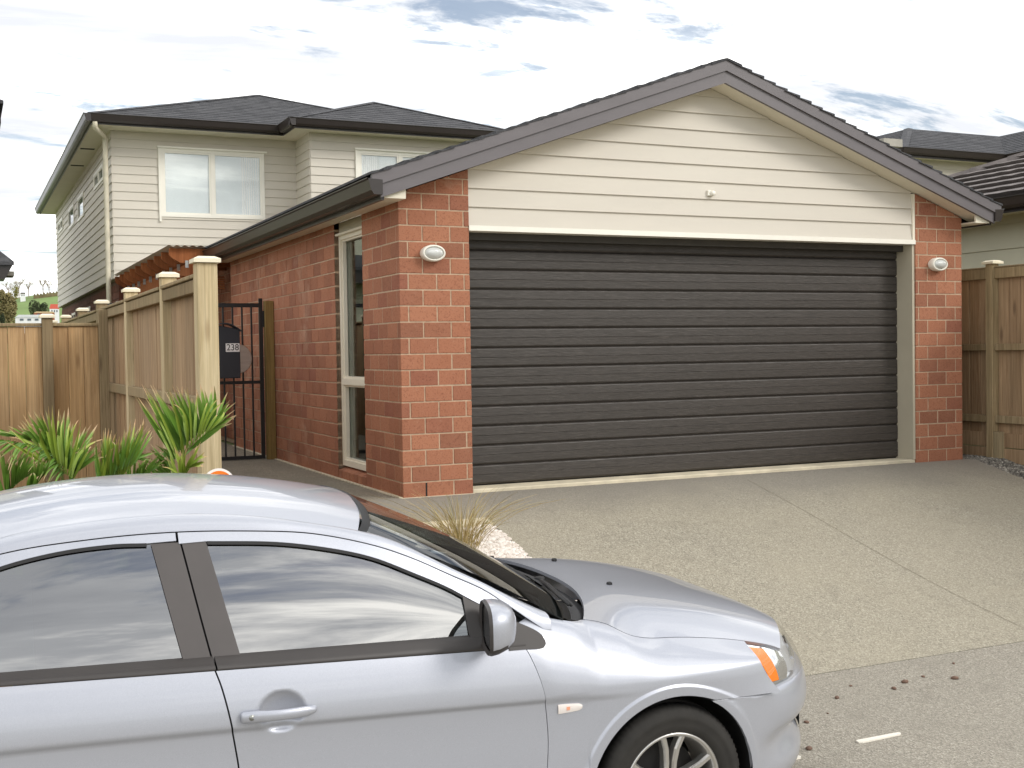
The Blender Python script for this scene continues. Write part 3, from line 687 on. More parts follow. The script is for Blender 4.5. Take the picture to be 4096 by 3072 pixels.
# left flank with four windows
side_w = []
for (xa, xb, yt, yb) in ((206.0, 225.5, 343, 410), (171, 182.5, 404, 489), (151, 161.5, 430, 506), (127.5, 137.5, 459, 507)):
    A = pix(xb, yt+9, 0, HX); Bp = pix(xa, yb-9, 0, HX); side_w.append((A.y, min(Bp.z, A.z-.3), Bp.y, A.z))
boards(H, (HX, HY-.02, 0), (0, 1, 0), (-1, 0, 0), 25.2-HY, ZB0, ZB1, [(a-HY+.02, b, c-HY+.02, d) for a, b, c, d in side_w])
for i, (a, b, c, d) in enumerate(side_w):
    w_, h_ = c-a, d-b
    panes = [(.05, .05, w_/2-.03, h_-.05), (w_/2+.03, .05, w_-.05, h_-.05)] if i in (0, 3) else [(.05, .05, w_-.05, h_-.05)]
    window(H, ((HX-.035, a, b), (0, 1, 0), (0, 0, 1), (-1, 0, 0)), w_, h_, panes, .045, mat_f=MAT['trim_white'], sash=.02)
    MB().box((HX+.002, a+.02, b+.02), (HX+.008, c-.02, d-.02)).build('pane_backing', simple('window_room', srgb(120, 132, 138), .8), H)
# eaves
def eave(pts, zz_, parent, mat_s=MAT['soffit']):
    m = MB()
    for a, b in pts: m.box((a[0], a[1], zz_), (b[0], b[1], zz_+.012))
    return m.build('eave_soffit', mat_s, parent)
ZG = 5.19
eave([((-1.10, 11.93), (2.12, 12.52)), ((-1.10, 12.52), (HX+.03, 25.6)), ((2.12, 11.13), (6.5, 11.58)), ((2.12, 11.58), (2.52, 12.52))], ZB1, H)
m = MB(); m.box((-1.10, 11.91, ZB1-.02), (2.12, 11.93, ZG-.03)); m.box((-1.12, 11.91, ZB1-.02), (-1.10, 25.6, ZG-.03)); m.box((2.10, 11.11, ZB1-.02), (6.5, 11.13, ZG-.03)); m.box((2.10, 11.13, ZB1-.02), (2.118, 11.91, ZG-.03)); m.build('fascia', GT, H)
gutter('gutter', (-1.12, 11.908, ZG), (2.02, 11.908, ZG), (0, -1, 0), GT, H, .12, .11)
gutter('gutter', (-1.122, 11.80, ZG), (-1.122, 25.7, ZG), (-1, 0, 0), GT, H, .12, .11)
gutter('gutter', (2.00, 11.108, ZG), (6.6, 11.108, ZG), (0, -1, 0), GT, H, .12, .11)
gutter('gutter', (2.098, 11.0, ZG), (2.098, 11.80, ZG), (-1, 0, 0), GT, H, .12, .11)
rf_ = H
hip(rf_, -1.16, 6.20, 11.86, 25.9, ZG+.01, .355, 3.66)
hip(rf_, 2.06, 6.40, 11.06, 20.0, ZG+.01, .385, 2.16)
m = MB(); m.tube([(-1.06, 11.86, 5.08), (-1.05, 11.92, 4.99), (-1.0, 12.02, 4.95), (-.88, 12.30, 4.93), (-.85, 12.38, 4.91), (-.845, 12.41, 4.84), (-.845, 12.42, 4.0), (-.845, 12.42, 2.5), (-.845, 12.42, .0)], .042, 12); m.build('downpipe', simple('downpipe_paint', srgb(206, 198, 176), .45), H, True)
MB().tube([(-.845, 12.42, 1.95), (-.845, 12.42, 2.02)], .052, 12).build('downpipe_socket', simple('pipe_dark', srgb(70, 64, 58), .5), H, True)
for (a, b) in ((14.5, 14.62), (16.6, 16.72)): MB().box((-1.05, a, ZB1-.006), (-.80, b, ZB1-.001)).build('soffit_vent', MAT['dark'], H)
# ground-floor brick
m = MB().box((HX+.08, HY+.08, -.06), (7.3, 25.1, ZB0-.002)); m.build('lower_wall', simple('dark_mortar', srgb(110, 88, 76), .95), H)
lowb = MB()
for k in range(19):
    for s in run(HY+.06, 25.1, HY+.06+(.24 if k % 2 else .12)):
        if 1.55 < (k+.5)*MOD < 2.25 and (14.6 < s[0] < 15.6 or 17.5 < s[0] < 18.5 or 21 < s[0] < 22): continue
        brick_face(None, ((HX+.07, 0, 0), (0, 1, 0), (0, 0, 1), (-1, 0, 0)), [s], k, lowb, None)
    for s in run(HX+.07, .25, HX+.07+(.24 if k % 2 else .12)): brick_face(None, ((0, HY+.07, 0), (1, 0, 0), (0, 0, 1), (0, -1, 0)), [s], k, lowb, None)
lb = lowb.build('bricks', simple('dark_brick', srgb(110, 66, 52), .9, var=.3, scale=8, bump=.3), H); lb['kind'] = 'stuff'
for a in (14.6, 17.5, 21.0): window(H, ((HX+.06, a, 1.55), (0, 1, 0), (0, 0, 1), (-1, 0, 0)), 1.0, .70, [(.05, .05, .47, .65), (.53, .05, .95, .65)], .05, sash=0)
# entry at the end of the covered path
m = MB().box((-.60, HY-.02, -.02), (-.30, HY+.05, 2.05)); m.build('entry_door', simple('entry_grey', srgb(52, 54, 58), .4), H)
for z in (2.10, 1.78): MB().box((-.72, HY-.05, z-.03), (.24, HY+.04, z+.03)).build('entry_trim', MAT['frame'], H)
# ------------------------------------------------------------------ pergola
PG = thing('pergola', 'stained orange-brown timber pergola with clear roof beside the house wall', 'pergola', (0, 0, 0))
ry = [6.62+i*.64 for i in range(10)]
for i, y in enumerate(ry):
    z1, z0 = 2.545, 2.36
    m = MB(); m.prism([(-.74, z1), (-.74, z1-.09), (-.70, z1-.13), (-.60, z0), (.24, z0), (.24, z1)], ((0, y, 0), (1, 0, 0), (0, 0, 1), (0, 1, 0)), -.024, .024); m.build('rafter', MAT['cedar'], PG)
    mm = MB(); mm.add([(-.555, y-.05, z0-.001), (-.555, y+.05, z0-.001), (-.51, y-.05, z0-.001), (-.53, y-.026, z0-.07), (-.53, y-.05, z0-.001)], [(0, 2, 3)])
    MB().box((-.545, y-.030, z0-.06), (-.505, y-.0265, z0+.03)).build('bracket', simple('galvanised', srgb(196, 198, 196), .35, .8), PG)
m = MB().box((-.50, 6.55, 2.20), (-.45, 12.45, 2.355)); m.build('beam', MAT['cedar'], PG)
for y in (6.7, 9.4, 12.2): MB().box((-.52, y-.05, -.02), (-.42, y+.05, 2.20)).build('post', MAT['cedar'], PG)
M = Mat('clear_roofing'); M.col(srgb(226, 228, 222)).set(rough=.3, trans=.35); clr = M.m
nn = 60; v = []
for i in range(nn+1):
    x = -.78+1.03*i/nn
    for y in (6.50, 12.44): v.append((x, y, 2.565+.010*math.sin(i*1.1)+.012*(x+.78)))
obj('roof_sheet', v, [(2*i, 2*i+2, 2*i+3, 2*i+1) for i in range(nn)], clr, PG, True)
for i in range(6): MB().box((-.62, 6.85, 2.04+i*.030), (.0, 6.87, 2.062+i*.030)).build('slat', MAT['cedar'], PG)
for i in range(5): MB().box((-.44+i*.17, 8.2, .0), (-.36+i*.17, 8.26, 2.2)).build('screen_board', MAT['cedar'], PG) if i < 4 else None
# ------------------------------------------------------------------ fences
_pm = {}
def stick(name, a, b, mat, parent, bev=.004):
    k = tuple(round(q-p, 3) for p, q in zip(a, b))+(mat.name,)
    if k not in _pm:
        o = MB().box((0, 0, 0), tuple(q-p for p, q in zip(a, b))).build(name, mat, parent, bevel=bev); _pm[k] = o.data; o.location = a
    else: o = link(name, _pm[k], parent, a)
    return o
def cap(x, y, z, w, parent, mat=None):
    m = MB(); h = w/2
    m.add([(x-h, y-h, z), (x+h, y-h, z), (x+h, y+h, z), (x-h, y+h, z), (x-h, y-h, z+.022), (x+h, y-h, z+.022), (x+h, y+h, z+.022), (x-h, y+h, z+.022), (x-h*.6, y-h*.6, z+.036), (x+h*.6, y-h*.6, z+.036), (x+h*.6, y+h*.6, z+.036), (x-h*.6, y+h*.6, z+.036)],
          [(0, 3, 2, 1), (0, 1, 5, 4), (1, 2, 6, 5), (2, 3, 7, 6), (3, 0, 4, 7), (4, 5, 9, 8), (5, 6, 10, 9), (6, 7, 11, 10), (7, 4, 8, 11), (8, 9, 10, 11)])
    m.build('post_cap', mat or MAT['capwhite'], parent)
SF = thing('paling_fence', 'weathered paling fence with capped posts running back beside the gate path', 'fence', (0, 0, 0))
py_ = [-2.18, -.86, 1.02, 3.18, 5.15, 7.47, 9.8]
XF = -1.93; TOP = 1.625
for i, y in enumerate(py_):
    if i == 0: stick('post', (XF-.058, y-.055, -.75), (XF+.058, y+.055, 1.69), MAT['post'], SF, .006); cap(XF, y, 1.691, .150, SF)
    else: stick('post', (XF-.05, y-.05, -.25), (XF+.05, y+.05, TOP+.065), MAT['post'] if i < 3 else MAT['rail'], SF, .005); cap(XF, y, TOP+.066, .132, SF)
for a, b in zip(py_[:-1], py_[1:]):
    s, e_ = a+.060, b-.052
    for z in (TOP-.095, .86, .10): stick('rail', (XF-.048, s, z), (XF+.0, e_, z+.075), MAT['rail'], SF)
    stick('capping', (XF-.06, s, TOP-.015), (XF+.06, e_, TOP+.008), MAT['rail'], SF)
    n = int((e_-s)/.147)
    for k in range(n+1):
        y0 = s+k*(e_-s)/(n+1); o = stick('paling', (XF+.004+random.choice((0, .003)), y0, -.35), (XF+.022, y0+(e_-s)/(n+1)-.007, TOP-.02), MAT['paling'], SF, .002)
FF = thing('paling_fence', 'low warm timber paling fence across the yard, meeting the side fence behind the palms', 'fence', (0, 0, 0))
YF = 2.32
for x in (-2.485, -4.4, -6.3):
    stick('post', (x-.045, YF-.05, -.2), (x+.045, YF+.04, 1.525), MAT['rail'], FF, .004); cap(x, YF-.005, 1.526, .13, FF)
stick('post', (-2.055, YF-.06, -.2), (-1.975, YF+.03, 1.60), MAT['rail'], FF, .004)
for a, b in ((-6.256, -4.444), (-4.356, -2.529), (-2.441, -2.054)):
    n = max(1, round((b-a)/.142)); w_ = (b-a)/n
    for k in range(n): stick('paling', (a+k*w_+.0008, YF+random.choice((0, .002, .004)), -.2), (a+(k+1)*w_-.0012, YF+.020, 1.45), MAT['paling_warm'], FF, .004)
    stick('capping', (a, YF-.02, 1.452), (b, YF+.05, 1.48), MAT['rail'], FF)
    for z in (.2, 1.3): stick('rail', (a, YF+.022, z), (b, YF+.062, z+.09), MAT['rail'], FF)
RF = thing('paling_fence', 'tall grey-brown paling fence on retaining boards beside the gravel strip', 'fence', (0, 0, 0))
XQ = 6.45
pr_ = [-3.9, -1.95, .02, 1.97, 3.9]
for i, y in enumerate(pr_):
    zb = zdrive(y)-.1
    stick('post', (XQ-.075, y-.045, zb), (XQ+.02, y+.045, 1.985), MAT['rail'], RF, .005); cap(XQ-.02, y, 1.986, .15, RF)
    stick('post_block', (XQ-.072, y-.135, zb), (XQ+.0, y-.047, .27), MAT['rail'], RF, .005)
for a, b in zip(pr_[:-1], pr_[1:]):
    s, e_ = a+.047, b-.047
    for z0_, z1_ in ((1.835, 1.94), (1.10, 1.168), (.36, .435)): stick('rail', (XQ-.046, s, z0_), (XQ, e_, z1_), MAT['rail'], RF)
    stick('capping', (XQ-.05, s, 1.941), (XQ+.05, e_, 1.958), MAT['rail'], RF)
    n = round((e_-s)/.145); w_ = (e_-s)/n
    for k in range(n): stick('paling', (XQ+.003+random.choice((0, .003)), s+k*w_+.002, .20), (XQ+.022, s+(k+1)*w_-.003, 1.935), MAT['paling'], RF, .002)
    for z0_, z1_ in ((.108, .255), (-.05, .100), (-.30, -.058), (-.6, -.308)): stick('retaining_board', (XQ-.012, a-.04, z0_), (XQ+.030, b-.048, z1_), MAT['paling'], RF, .003)
# ------------------------------------------------------------------ gate, post, mailbox
blk = simple('black_powdercoat', srgb(30, 30, 31), .35, var=.1)
GA = thing('metal_gate', 'black metal bar gate across the side path', 'gate', (0, 4.25, 0))
x0g, x1g = -1.82, -.115
for a, b in (((x0g, -.018, 1.70), (x1g, .018, 1.745)), ((x0g, -.018, .85), (x1g, .018, .885)), ((x0g, -.018, -.02+.03), (x1g, .018, .05))): MB().box(a, b).build('cross_rail', blk, GA)
for x in (x0g, x1g-.04): MB().box((x, -.0185, .01), (x+.04, .0185, 1.80 if x > -1 else 1.745)).build('stile', blk, GA)
n = 16
for i in range(1, n): x = x0g+.02+(x1g-x0g-.04)*i/n; MB().box((x-.009, -.009, .05), (x+.009, .009, 1.70)).build('bar', blk, GA)
MB().box((x1g-.001, -.03, 1.48), (x1g+.025, .02, 1.66)).build('hinge', blk, GA)
tag(stick('gate_post', (-.100, 4.17, -.05), (-.004, 4.27, 1.77), MAT['oldpost'], None, .005), 'brown timber gate post against the brick side wall', 'post')
MBX = thing('mailbox', 'charcoal mailbox with rounded lid and steel paper drum, numbered 238, on the gate', 'mailbox', (-.535, 4.20, 0))
anth = simple('anthracite_steel', srgb(42, 45, 52), .45, var=.06)
m = MB(); m.prism([(-.13, .92), (.125, .92), (.125, 1.455), (-.13, 1.50)], ((0, 0, 0), (1, 0, 0), (0, 0, 1), (0, 1, 0)), -.14, -.02); m.build('body', anth, MBX, bevel=.006)
arc = [(-.15, 1.50)]+[(-.15+.29*i/12, 1.50-.06*(i/12)**1.3+.045*math.sin(math.pi*i/12)) for i in range(1, 13)]
m = MB(); m.prism(arc+[(p[0], p[1]-.012) for p in reversed(arc)], ((0, 0, 0), (1, 0, 0), (0, 0, 1), (0, 1, 0)), -.17, -.0); m.build('lid', anth, MBX)
cyl = lambda r, a, b: [(.10+r*math.cos(2*math.pi*i/32), 1.13+r*math.sin(2*math.pi*i/32)) for i in range(32)]
m = MB(); n = 32
for r, y in ((.160, -.085), (.165, -.080), (.165, .016), (.150, .016), (.150, -.05)): m.v += [(p[0], y, p[1]) for p in cyl(r, 0, 0)]
for j in range(4): m.f += [(j*n+k, j*n+(k+1) % n, (j+1)*n+(k+1) % n, (j+1)*n+k) for k in range(n)]
m.f += [tuple(4*n+k for k in range(n)), tuple(range(n))]; m.build('paper_drum', simple('brushed_steel', srgb(186, 182, 176), .28, .85, var=.1, scale=3, stretch=(1, 1, 12)), MBX)
sg = MB().box((-.032, -.146, 1.208), (.118, -.141, 1.300)).build('number_plate', simple('plate_white', srgb(244, 242, 240), .4, var=.01), MBX)
fc = bpy.data.curves.new('number', 'FONT'); fc.body = '238'; fc.size = .098; fc.align_x = 'CENTER'; fc.align_y = 'CENTER'; fc.extrude = .001; fc.offset = .0
fo = bpy.data.objects.new('tmp', fc); COL.objects.link(fo); bpy.context.view_layer.update()
me = bpy.data.meshes.new_from_object(fo.evaluated_get(bpy.context.evaluated_depsgraph_get())); bpy.data.objects.remove(fo)
me.materials.clear(); me.materials.append(simple('ink_black', srgb(26, 26, 30), .5, var=.02))
no = link('number', me, sg); no.matrix_local = Matrix.Translation((.043, -.1475, 1.254)) @ Matrix.Rotation(math.pi/2, 4, 'X') @ Matrix.Scale(.92, 4, (1, 0, 0))
# ------------------------------------------------------------------ orange disc on stake
OD = thing('marker_sign', 'round orange marker disc with white rim on a stake behind the car roof', 'sign', (-2.03, -2.95, 0))
def disc(r, y0, y1, cz, n=36): return [[(r*math.cos(2*math.pi*i/n), y, cz+r*math.sin(2*math.pi*i/n)) for i in range(n)] for y in (y0, y1)]
for nm, r, y0, y1, c in (('rim', .082, -.004, .004, srgb(240, 236, 230)), ('disc', .070, -.008, -.0045, srgb(240, 122, 24))):
    A, Bq = disc(r, y0, y1, .518); m = MB(); n = len(A); m.v = A+Bq; m.f = [tuple(range(n)), tuple(range(2*n-1, n-1, -1))]+[(i, n+i, n+(i+1) % n, (i+1) % n) for i in range(n)]; m.build(nm, simple('sign_'+nm, c, .35, var=.02), OD)
MB().box((-.018, .0045, -.70), (.018, .03, .56)).build('stake', MAT['rail'], OD)
# ------------------------------------------------------------------ palms and grass
def leaf_mat(name, stops):
    M = Mat(name); at = M.n('ShaderNodeAttribute', attribute_name='tip'); ge = M.n('ShaderNodeNewGeometry')
    k = M.ramp(at.outputs['Fac'], [(0, stops[0]), (.45, stops[1]), (.76, stops[2]), (.88, stops[3]), (1, stops[3])])
    k = M.mix(M.math('MULTIPLY', ge.outputs['Random Per Island'], .5), k, stops[4])
    M.col(k).set(rough=.42, spec=.4); return M.m
PALM = leaf_mat('palm_leaf', [srgb(66, 90, 28), srgb(96, 132, 44), srgb(128, 152, 68), srgb(196, 160, 128), srgb(96, 140, 48)])
PALM2 = leaf_mat('palm_leaf_young', [srgb(88, 108, 30), srgb(124, 150, 46), srgb(158, 170, 76), srgb(200, 158, 122), srgb(140, 160, 60)])
STEM = simple('palm_stem', srgb(120, 126, 62), .6, var=.2)
def poly_at(pl, t):
    L_ = [0]
    for a, b in zip(pl[:-1], pl[1:]): L_.append(L_[-1]+math.hypot(b[0]-a[0], b[1]-a[1]))
    s = t*L_[-1]
    for i in range(len(pl)-1):
        if s <= L_[i+1]+1e-9:
            q = (s-L_[i])/max(1e-9, L_[i+1]-L_[i]); return tuple(pl[i][k]+(pl[i+1][k]-pl[i][k])*q for k in (0, 1))
    return pl[-1]
def blade(m, tips, root, mid, tip, w, axis, n=7, cutoff=1.0):
    """curved tapered V-folded leaflet"""
    root, mid, tip = Vector(root), Vector(mid), Vector(tip); k0 = len(m.v)
    for i in range(n+1):
        t = i/n; p = root*(1-t)**2+mid*2*t*(1-t)+tip*t*t; tg = ((mid-root)*(1-t)+(tip-mid)*t).normalized()
        s = tg.cross(Vector(axis)); s = s.normalized() if s.length > .05 else Vector((1, 0, 0)); up = s.cross(tg).normalized()
        ww = w*(min(1, .35+t*3.2))*(1-t**2.6)+.0006
        m.v += [tuple(p-s*ww+up*ww*.5), tuple(p), tuple(p+s*ww+up*ww*.5)]; tips += [t, t, t]
        if i: a = k0+3*(i-1); m.f += [(a, a+1, a+4, a+3), (a+1, a+2, a+5, a+4)]
def frond(parent, roots, tips_, n, w, mat, y0, ys=.10, bow=.10, seed=0):
    n = int(n*1.6); w *= .72
    rnd = random.Random(seed); m = MB(); tt = []
    for i in range(n):
        t = (i+.5)/n; r = poly_at(roots, t); e_ = poly_at(tips_, t)
        ya = y0+ys*.3*math.sin(t*5); yb = y0+rnd.uniform(-ys, ys)-ys*.3
        A = pix(r[0], r[1], 1, ya); Bq = pix(e_[0]+rnd.uniform(-6, 6), e_[1]+rnd.uniform(-9, 9), 1, yb)
        md = (A+Bq)/2+Vector((rnd.uniform(-.02, .02), rnd.uniform(-.03, .03), bow*(Bq-A).length*rnd.uniform(.3, 1.2)))
        ln = (Bq-A).length; q_ = rnd.random()
        if q_ < .22: md += Vector((rnd.uniform(-.05, .05), -.06, .10*ln)); Bq = Bq+Vector((rnd.uniform(-.16, .16)*ln, -.10*ln, -.22*ln))
        elif q_ < .32: Bq = A+(Bq-A)*rnd.uniform(.55, .8)
        blade(m, tt, A, md, Bq, w*rnd.uniform(.75, 1.15), (rnd.uniform(-.3, .3), -1, rnd.uniform(-.3, .5)))
    o = obj('frond', m.v, m.f, mat, parent, True)
    a = o.data.attributes.new('tip', 'FLOAT', 'POINT'); a.data.foreach_set('value', tt); return o
def rachis(parent, pts, y, r=.008): MB().tube([pix(x, yy, 1, y) for x, yy in pts], [r*1.6-(r*1.1)*i/(len(pts)-1) for i in range(len(pts))], 6).build('rachis', STEM, parent, True)
YP = -2.62
def palm(label, px_, yy=YP):
    b = pix(px_, 1000, 1, yy); t = thing('palm_plant', label, 'palm', (0, 0, 0), 'small palms in the garden bed')
    MB().tube([(b.x, yy, zdrive(yy)-.05), (b.x+.01, yy, zdrive(yy)+.3), (b.x, yy, zdrive(yy)+.75), (b.x, yy, pix(px_, 1055, 1, yy).z)], [.05, .045, .03, .012], 8).build('trunk', STEM, t, True); return t
P1 = palm('palm with the tallest fan of leaves, reaching over the front fence post', 392)
rachis(P1, [(392, 1150), (388, 1040), (396, 980), (430, 940), (462, 915)], YP)
frond(P1, [(378, 990), (392, 970), (412, 950), (438, 932), (462, 915)], [(284, 852), (312, 828), (350, 842), (388, 838), (420, 836), (446, 834), (472, 842)], 15, .016, PALM, YP, .14, .05, 1)
frond(P1, [(398, 985), (420, 965), (450, 938), (466, 918)], [(494, 925), (505, 905), (508, 888), (505, 868), (492, 852)], 9, .012, PALM, YP-.05, .10, .14, 2)
frond(P1, [(392, 1060), (400, 1020), (412, 1000)], [(352, 990), (372, 968), (410, 965), (440, 962), (448, 985), (436, 1010)], 12, .012, PALM2, YP-.1, .12, .06, 3)
frond(P1, [(360, 1060), (372, 1005), (384, 980)], [(318, 1015), (322, 985), (330, 960), (350, 975)], 10, .011, PALM, YP+.1, .12, .05, 4)
P2 = palm('palm with short upright ragged leaves between the two larger palms', 258)
rachis(P2, [(258, 1150), (262, 1040), (280, 985)], YP-.05)
frond(P2, [(212, 1075), (232, 1040), (262, 1030), (290, 1000)], [(206, 950), (222, 938), (238, 928), (256, 944), (272, 930), (292, 908), (306, 912), (320, 905)], 20, .011, PALM2, YP-.08, .12, .06, 5)
frond(P2, [(250, 1060), (268, 1010), (285, 985)], [(228, 965), (250, 960), (300, 950), (340, 985), (330, 1000)], 11, .010, PALM, YP, .12, .08, 6)
frond(P2, [(275, 1070), (300, 1040), (320, 1020)], [(268, 990), (290, 985), (315, 982), (350, 980), (362, 992)], 14, .011, PALM, YP+.05, .1, .04, 7)
P3 = palm('broad palm with curled brown leaf tips in front of the low warm fence', 138)
rachis(P3, [(140, 1150), (140, 1060), (128, 1000), (108, 968)], YP)
frond(P3, [(110, 985), (122, 995), (140, 1010), (158, 1020)], [(38, 918), (58, 896), (82, 888), (104, 896), (126, 905), (146, 872), (156, 905), (184, 930), (214, 912)], 18, .016, PALM, YP, .15, .06, 8)
frond(P3, [(150, 1050), (160, 1025), (170, 1010)], [(150, 950), (176, 945), (200, 950), (218, 962), (214, 985)], 10, .013, PALM, YP-.06, .1, .06, 9)
frond(P3, [(146, 1022), (118, 985), (80, 962), (40, 955), (0, 950)], [(120, 1050), (72, 1030), (30, 1005), (-12, 985), (-40, 968)], 20, .0075, PALM, YP-.12, .08, .25, 10)
frond(P3, [(135, 1000), (100, 968), (60, 950), (20, 942)], [(75, 935), (40, 925), (10, 925), (-25, 930)], 10, .009, PALM, YP, .08, .12, 11)
frond(P3, [(95, 1005), (125, 1015), (160, 1035)], [(4, 955), (30, 915), (66, 885), (110, 882), (152, 876), (192, 912), (220, 935)], 13, .010, PALM2, YP-.12, .16, .06, 21)
frond(P1, [(375, 1005), (410, 965), (452, 930)], [(296, 872), (345, 838), (415, 836), (470, 846), (504, 878)], 9, .010, PALM2, YP-.1, .14, .06, 22)
frond(P2, [(215, 1060), (250, 1020), (295, 1000)], [(196, 965), (232, 930), (280, 925), (322, 918), (335, 950)], 10, .008, PALM, YP-.14, .14, .08, 23)
P4 = palm('small dark palm at the far end of the garden bed, beside the broad palm', 30)
frond(P4, [(10, 1080), (30, 1050), (55, 1030)], [(-20, 985), (6, 968), (30, 965), (52, 972), (72, 970), (92, 990)], 16, .012, PALM, YP-.1, .12, .05, 12)
frond(P4, [(60, 1080), (75, 1050), (90, 1030)], [(58, 1000), (74, 985), (96, 990), (110, 1000)], 10, .011, PALM, YP-.12, .1, .05, 13)
# dry grass clump
M = Mat('dry_grass'); ge = M.n('ShaderNodeNewGeometry'); M.col(M.ramp(ge.outputs['Random Per Island'], [(0, srgb(126, 110, 62)), (.4, srgb(168, 146, 92)), (.7, srgb(196, 176, 126)), (1, srgb(118, 122, 62))])).set(rough=.7); DG = M.m
def grass(x, y, n, h, spread, label):
    t = thing('grass_clump', label, 'grass clump', (x, y, zdrive(y)-.03)); m = MB(); tt = []
    for i in range(n):
        a = random.uniform(0, 6.28); rr = random.uniform(0, .13); L_ = h*random.uniform(.5, 1.15); s = spread*random.uniform(.1, 1.2)
        A = Vector((rr*math.cos(a), rr*math.sin(a), 0)); d = Vector((math.cos(a+random.uniform(-.5, .5)), math.sin(a+random.uniform(-.5, .5)), 0))
        blade(m, tt, A, A+d*s*.25*L_+Vector((0, 0, L_*.7)), A+d*s*L_+Vector((0, 0, L_*random.uniform(.75, 1.0))), .0014, (random.uniform(-1, 1), random.uniform(-1, 1), .2), 5)
    obj('blades', m.v, m.f, DG, t, True)
grass(.04, -1.10, 250, .42, 1.0, 'dry straw-coloured grass clump in the white pebbles')
# pebbles and plastic slivers on the street
stn = simple('brown_stone', srgb(112, 88, 74), .8, var=.2, scale=20)
for i, (x, y, r) in enumerate([(1.687, -3.781, .022), (1.545, -3.846, .016), (1.997, -3.85, .021), (1.145, -3.838, .016), (.736, -4.086, .014), (.501, -4.40, .018), (1.858, -3.744, .012), (1.36, -3.70, .010), (2.22, -3.62, .011), (.93, -4.02, .007), (1.02, -3.70, .008)]):
    v, f = ico(r, 1.25, .9, .6, .1); o = obj('stone', v, f, stn, None, True, (x, y, zdrive(y)+.004+r*.33)); o.rotation_euler.z = i*1.3
    tag(o, 'small brown stone lying loose on the street concrete', 'stone', 'loose stones on the street')
pl = simple('pale_plastic', srgb(232, 226, 214), .5, var=.04)
def sliver(x0_, y0_, x1_, y1_, label):
    a, b = Vector((x0_, y0_, 0)), Vector((x1_, y1_, 0)); d = (b-a).normalized(); s = Vector((-d.y, d.x, 0))*.017
    z = lambda p: zdrive(p.y)+.005
    m = MB(); pts = [a-s*.6, a+d*.02-s, b-d*.01-s*.8, b, b-d*.005+s*.6, a+d*.02+s, a+s*.6]
    n = len(pts); m.v = [(p.x, p.y, z(p)) for p in pts]+[(p.x, p.y, z(p)+.008) for p in pts]; m.f = [tuple(range(n-1, -1, -1)), tuple(range(n, 2*n))]+[(i, (i+1) % n, n+(i+1) % n, n+i) for i in range(n)]
    tag(m.build('plastic_strip', pl), label, 'strip')
sliver(.773, -4.431, 1.053, -4.426, 'long cream plastic strip lying flat on the street')
sliver(.31, -4.47, .395, -4.47, 'short pink-edged plastic strip on the street beside the car bumper')
# ------------------------------------------------------------------ neighbouring houses
NR = thing('neighbour_house', 'single-storey neighbour house with grey concrete tile roof beyond the right fence', 'house')
NXW, NXE, NYC, NP = 8.2, 7.75, 4.95, .375
ngrey = simple('neighbour_cladding', srgb(196, 194, 172), .6, var=.05, scale=2)
MB().box((NXW+.012, -9, -.3), (14.5, NYC-.45, 2.70)).build('wall_core', ngrey, NR)
boards(NR, (NXW, -9, 0), (0, 1, 0), (-1, 0, 0), NYC-.45+9, .2, 2.70, [], .30, ngrey)
MB().box((NXW-.05, .93, .2), (NXW-.026, 1.05, 2.69)).build('cover_board', MAT['frame'], NR)
MB().box((NXE+.03, -9, 2.70), (NXW+.02, NYC-.03, 2.712)).build('eave_soffit', MAT['soffit'], NR)
MB().box((NXE+.008, -9, 2.67), (NXE+.029, NYC, 2.80)).build('fascia', GT, NR)
gutter('gutter', (NXE+.006, -9, 2.83), (NXE+.006, NYC, 2.83), (-1, 0, 0), GT, NR, .12, .11)
tile = simple('concrete_tile', srgb(112, 105, 102), .85, var=.25, scale=7, bump=.3, bscale=60, randobj=.12)
tl = MB()
for i in range(14):
    a, b = i*.30, (i+1)*.30+.02; n = 46; v = []; f = []
    y0_, y1_ = -9.0, NYC-a
    for j in range(n*2+1):
        y = y0_+(y1_-y0_)*j/(n*2); wv_ = .012*abs(math.sin(y*math.pi/.30))
        yb = min(y, NYC-b)
        v += [(NXE+.06+a, y, 2.845+a*NP+.004), (NXE-.02+a, y, 2.845+a*NP+.056+wv_), (NXE-.02+b, yb, 2.845+b*NP+.016+wv_*.3)]
    for j in range(n*2): k = 3*j; f += [(k, k+1, k+4, k+3), (k+1, k+2, k+5, k+4)]
    m = MB(); m.v = v; m.f = f; m.build('tile_course', tile, NR)
t_ = 14*.30
slab('roof_back', [(NXE, NYC, 2.84), (NXE+t_, NYC-t_, 2.84+t_*NP), (14.9-1, NYC-t_, 2.84+t_*NP), (14.9, NYC, 2.84)], .04, tile, NR)
for i in range(13):
    a, b = i*.34, (i+1)*.34+.03; m = MB(); q = .07
    A = Vector((NXE+a, NYC-a, 2.86+a*NP)); Bq = Vector((NXE+b, NYC-b, 2.86+b*NP)); s = Vector((.707, .707, 0))*q; u = Vector((0, 0, .085)); l = Vector((0, 0, .012))
    m.add([A-s, A-s*.5+u*.8+l, A+s*.5+u*.8+l, A+s, Bq-s, Bq-s*.5+u*.8, Bq+s*.5+u*.8, Bq+s], [(0, 1, 5, 4), (1, 2, 6, 5), (2, 3, 7, 6), (0, 3, 2, 1), (4, 5, 6, 7)]); m.build('ridge_tile', tile, NR)
NF = thing('neighbour_house', 'distant two-storey neighbour house with cream walls behind the garage roof', 'house')
fx, fy, fz = 14.2, 9.6, 5.16
MB().box((fx+.45, fy+.45, -.2), (24, 20, 5.02)).build('wall_core', MAT['jamb'], NF)
MB().box((17.45, 5.6, -.2), (24, fy+.46, 5.02)).build('wall_core', MAT['jamb'], NF)
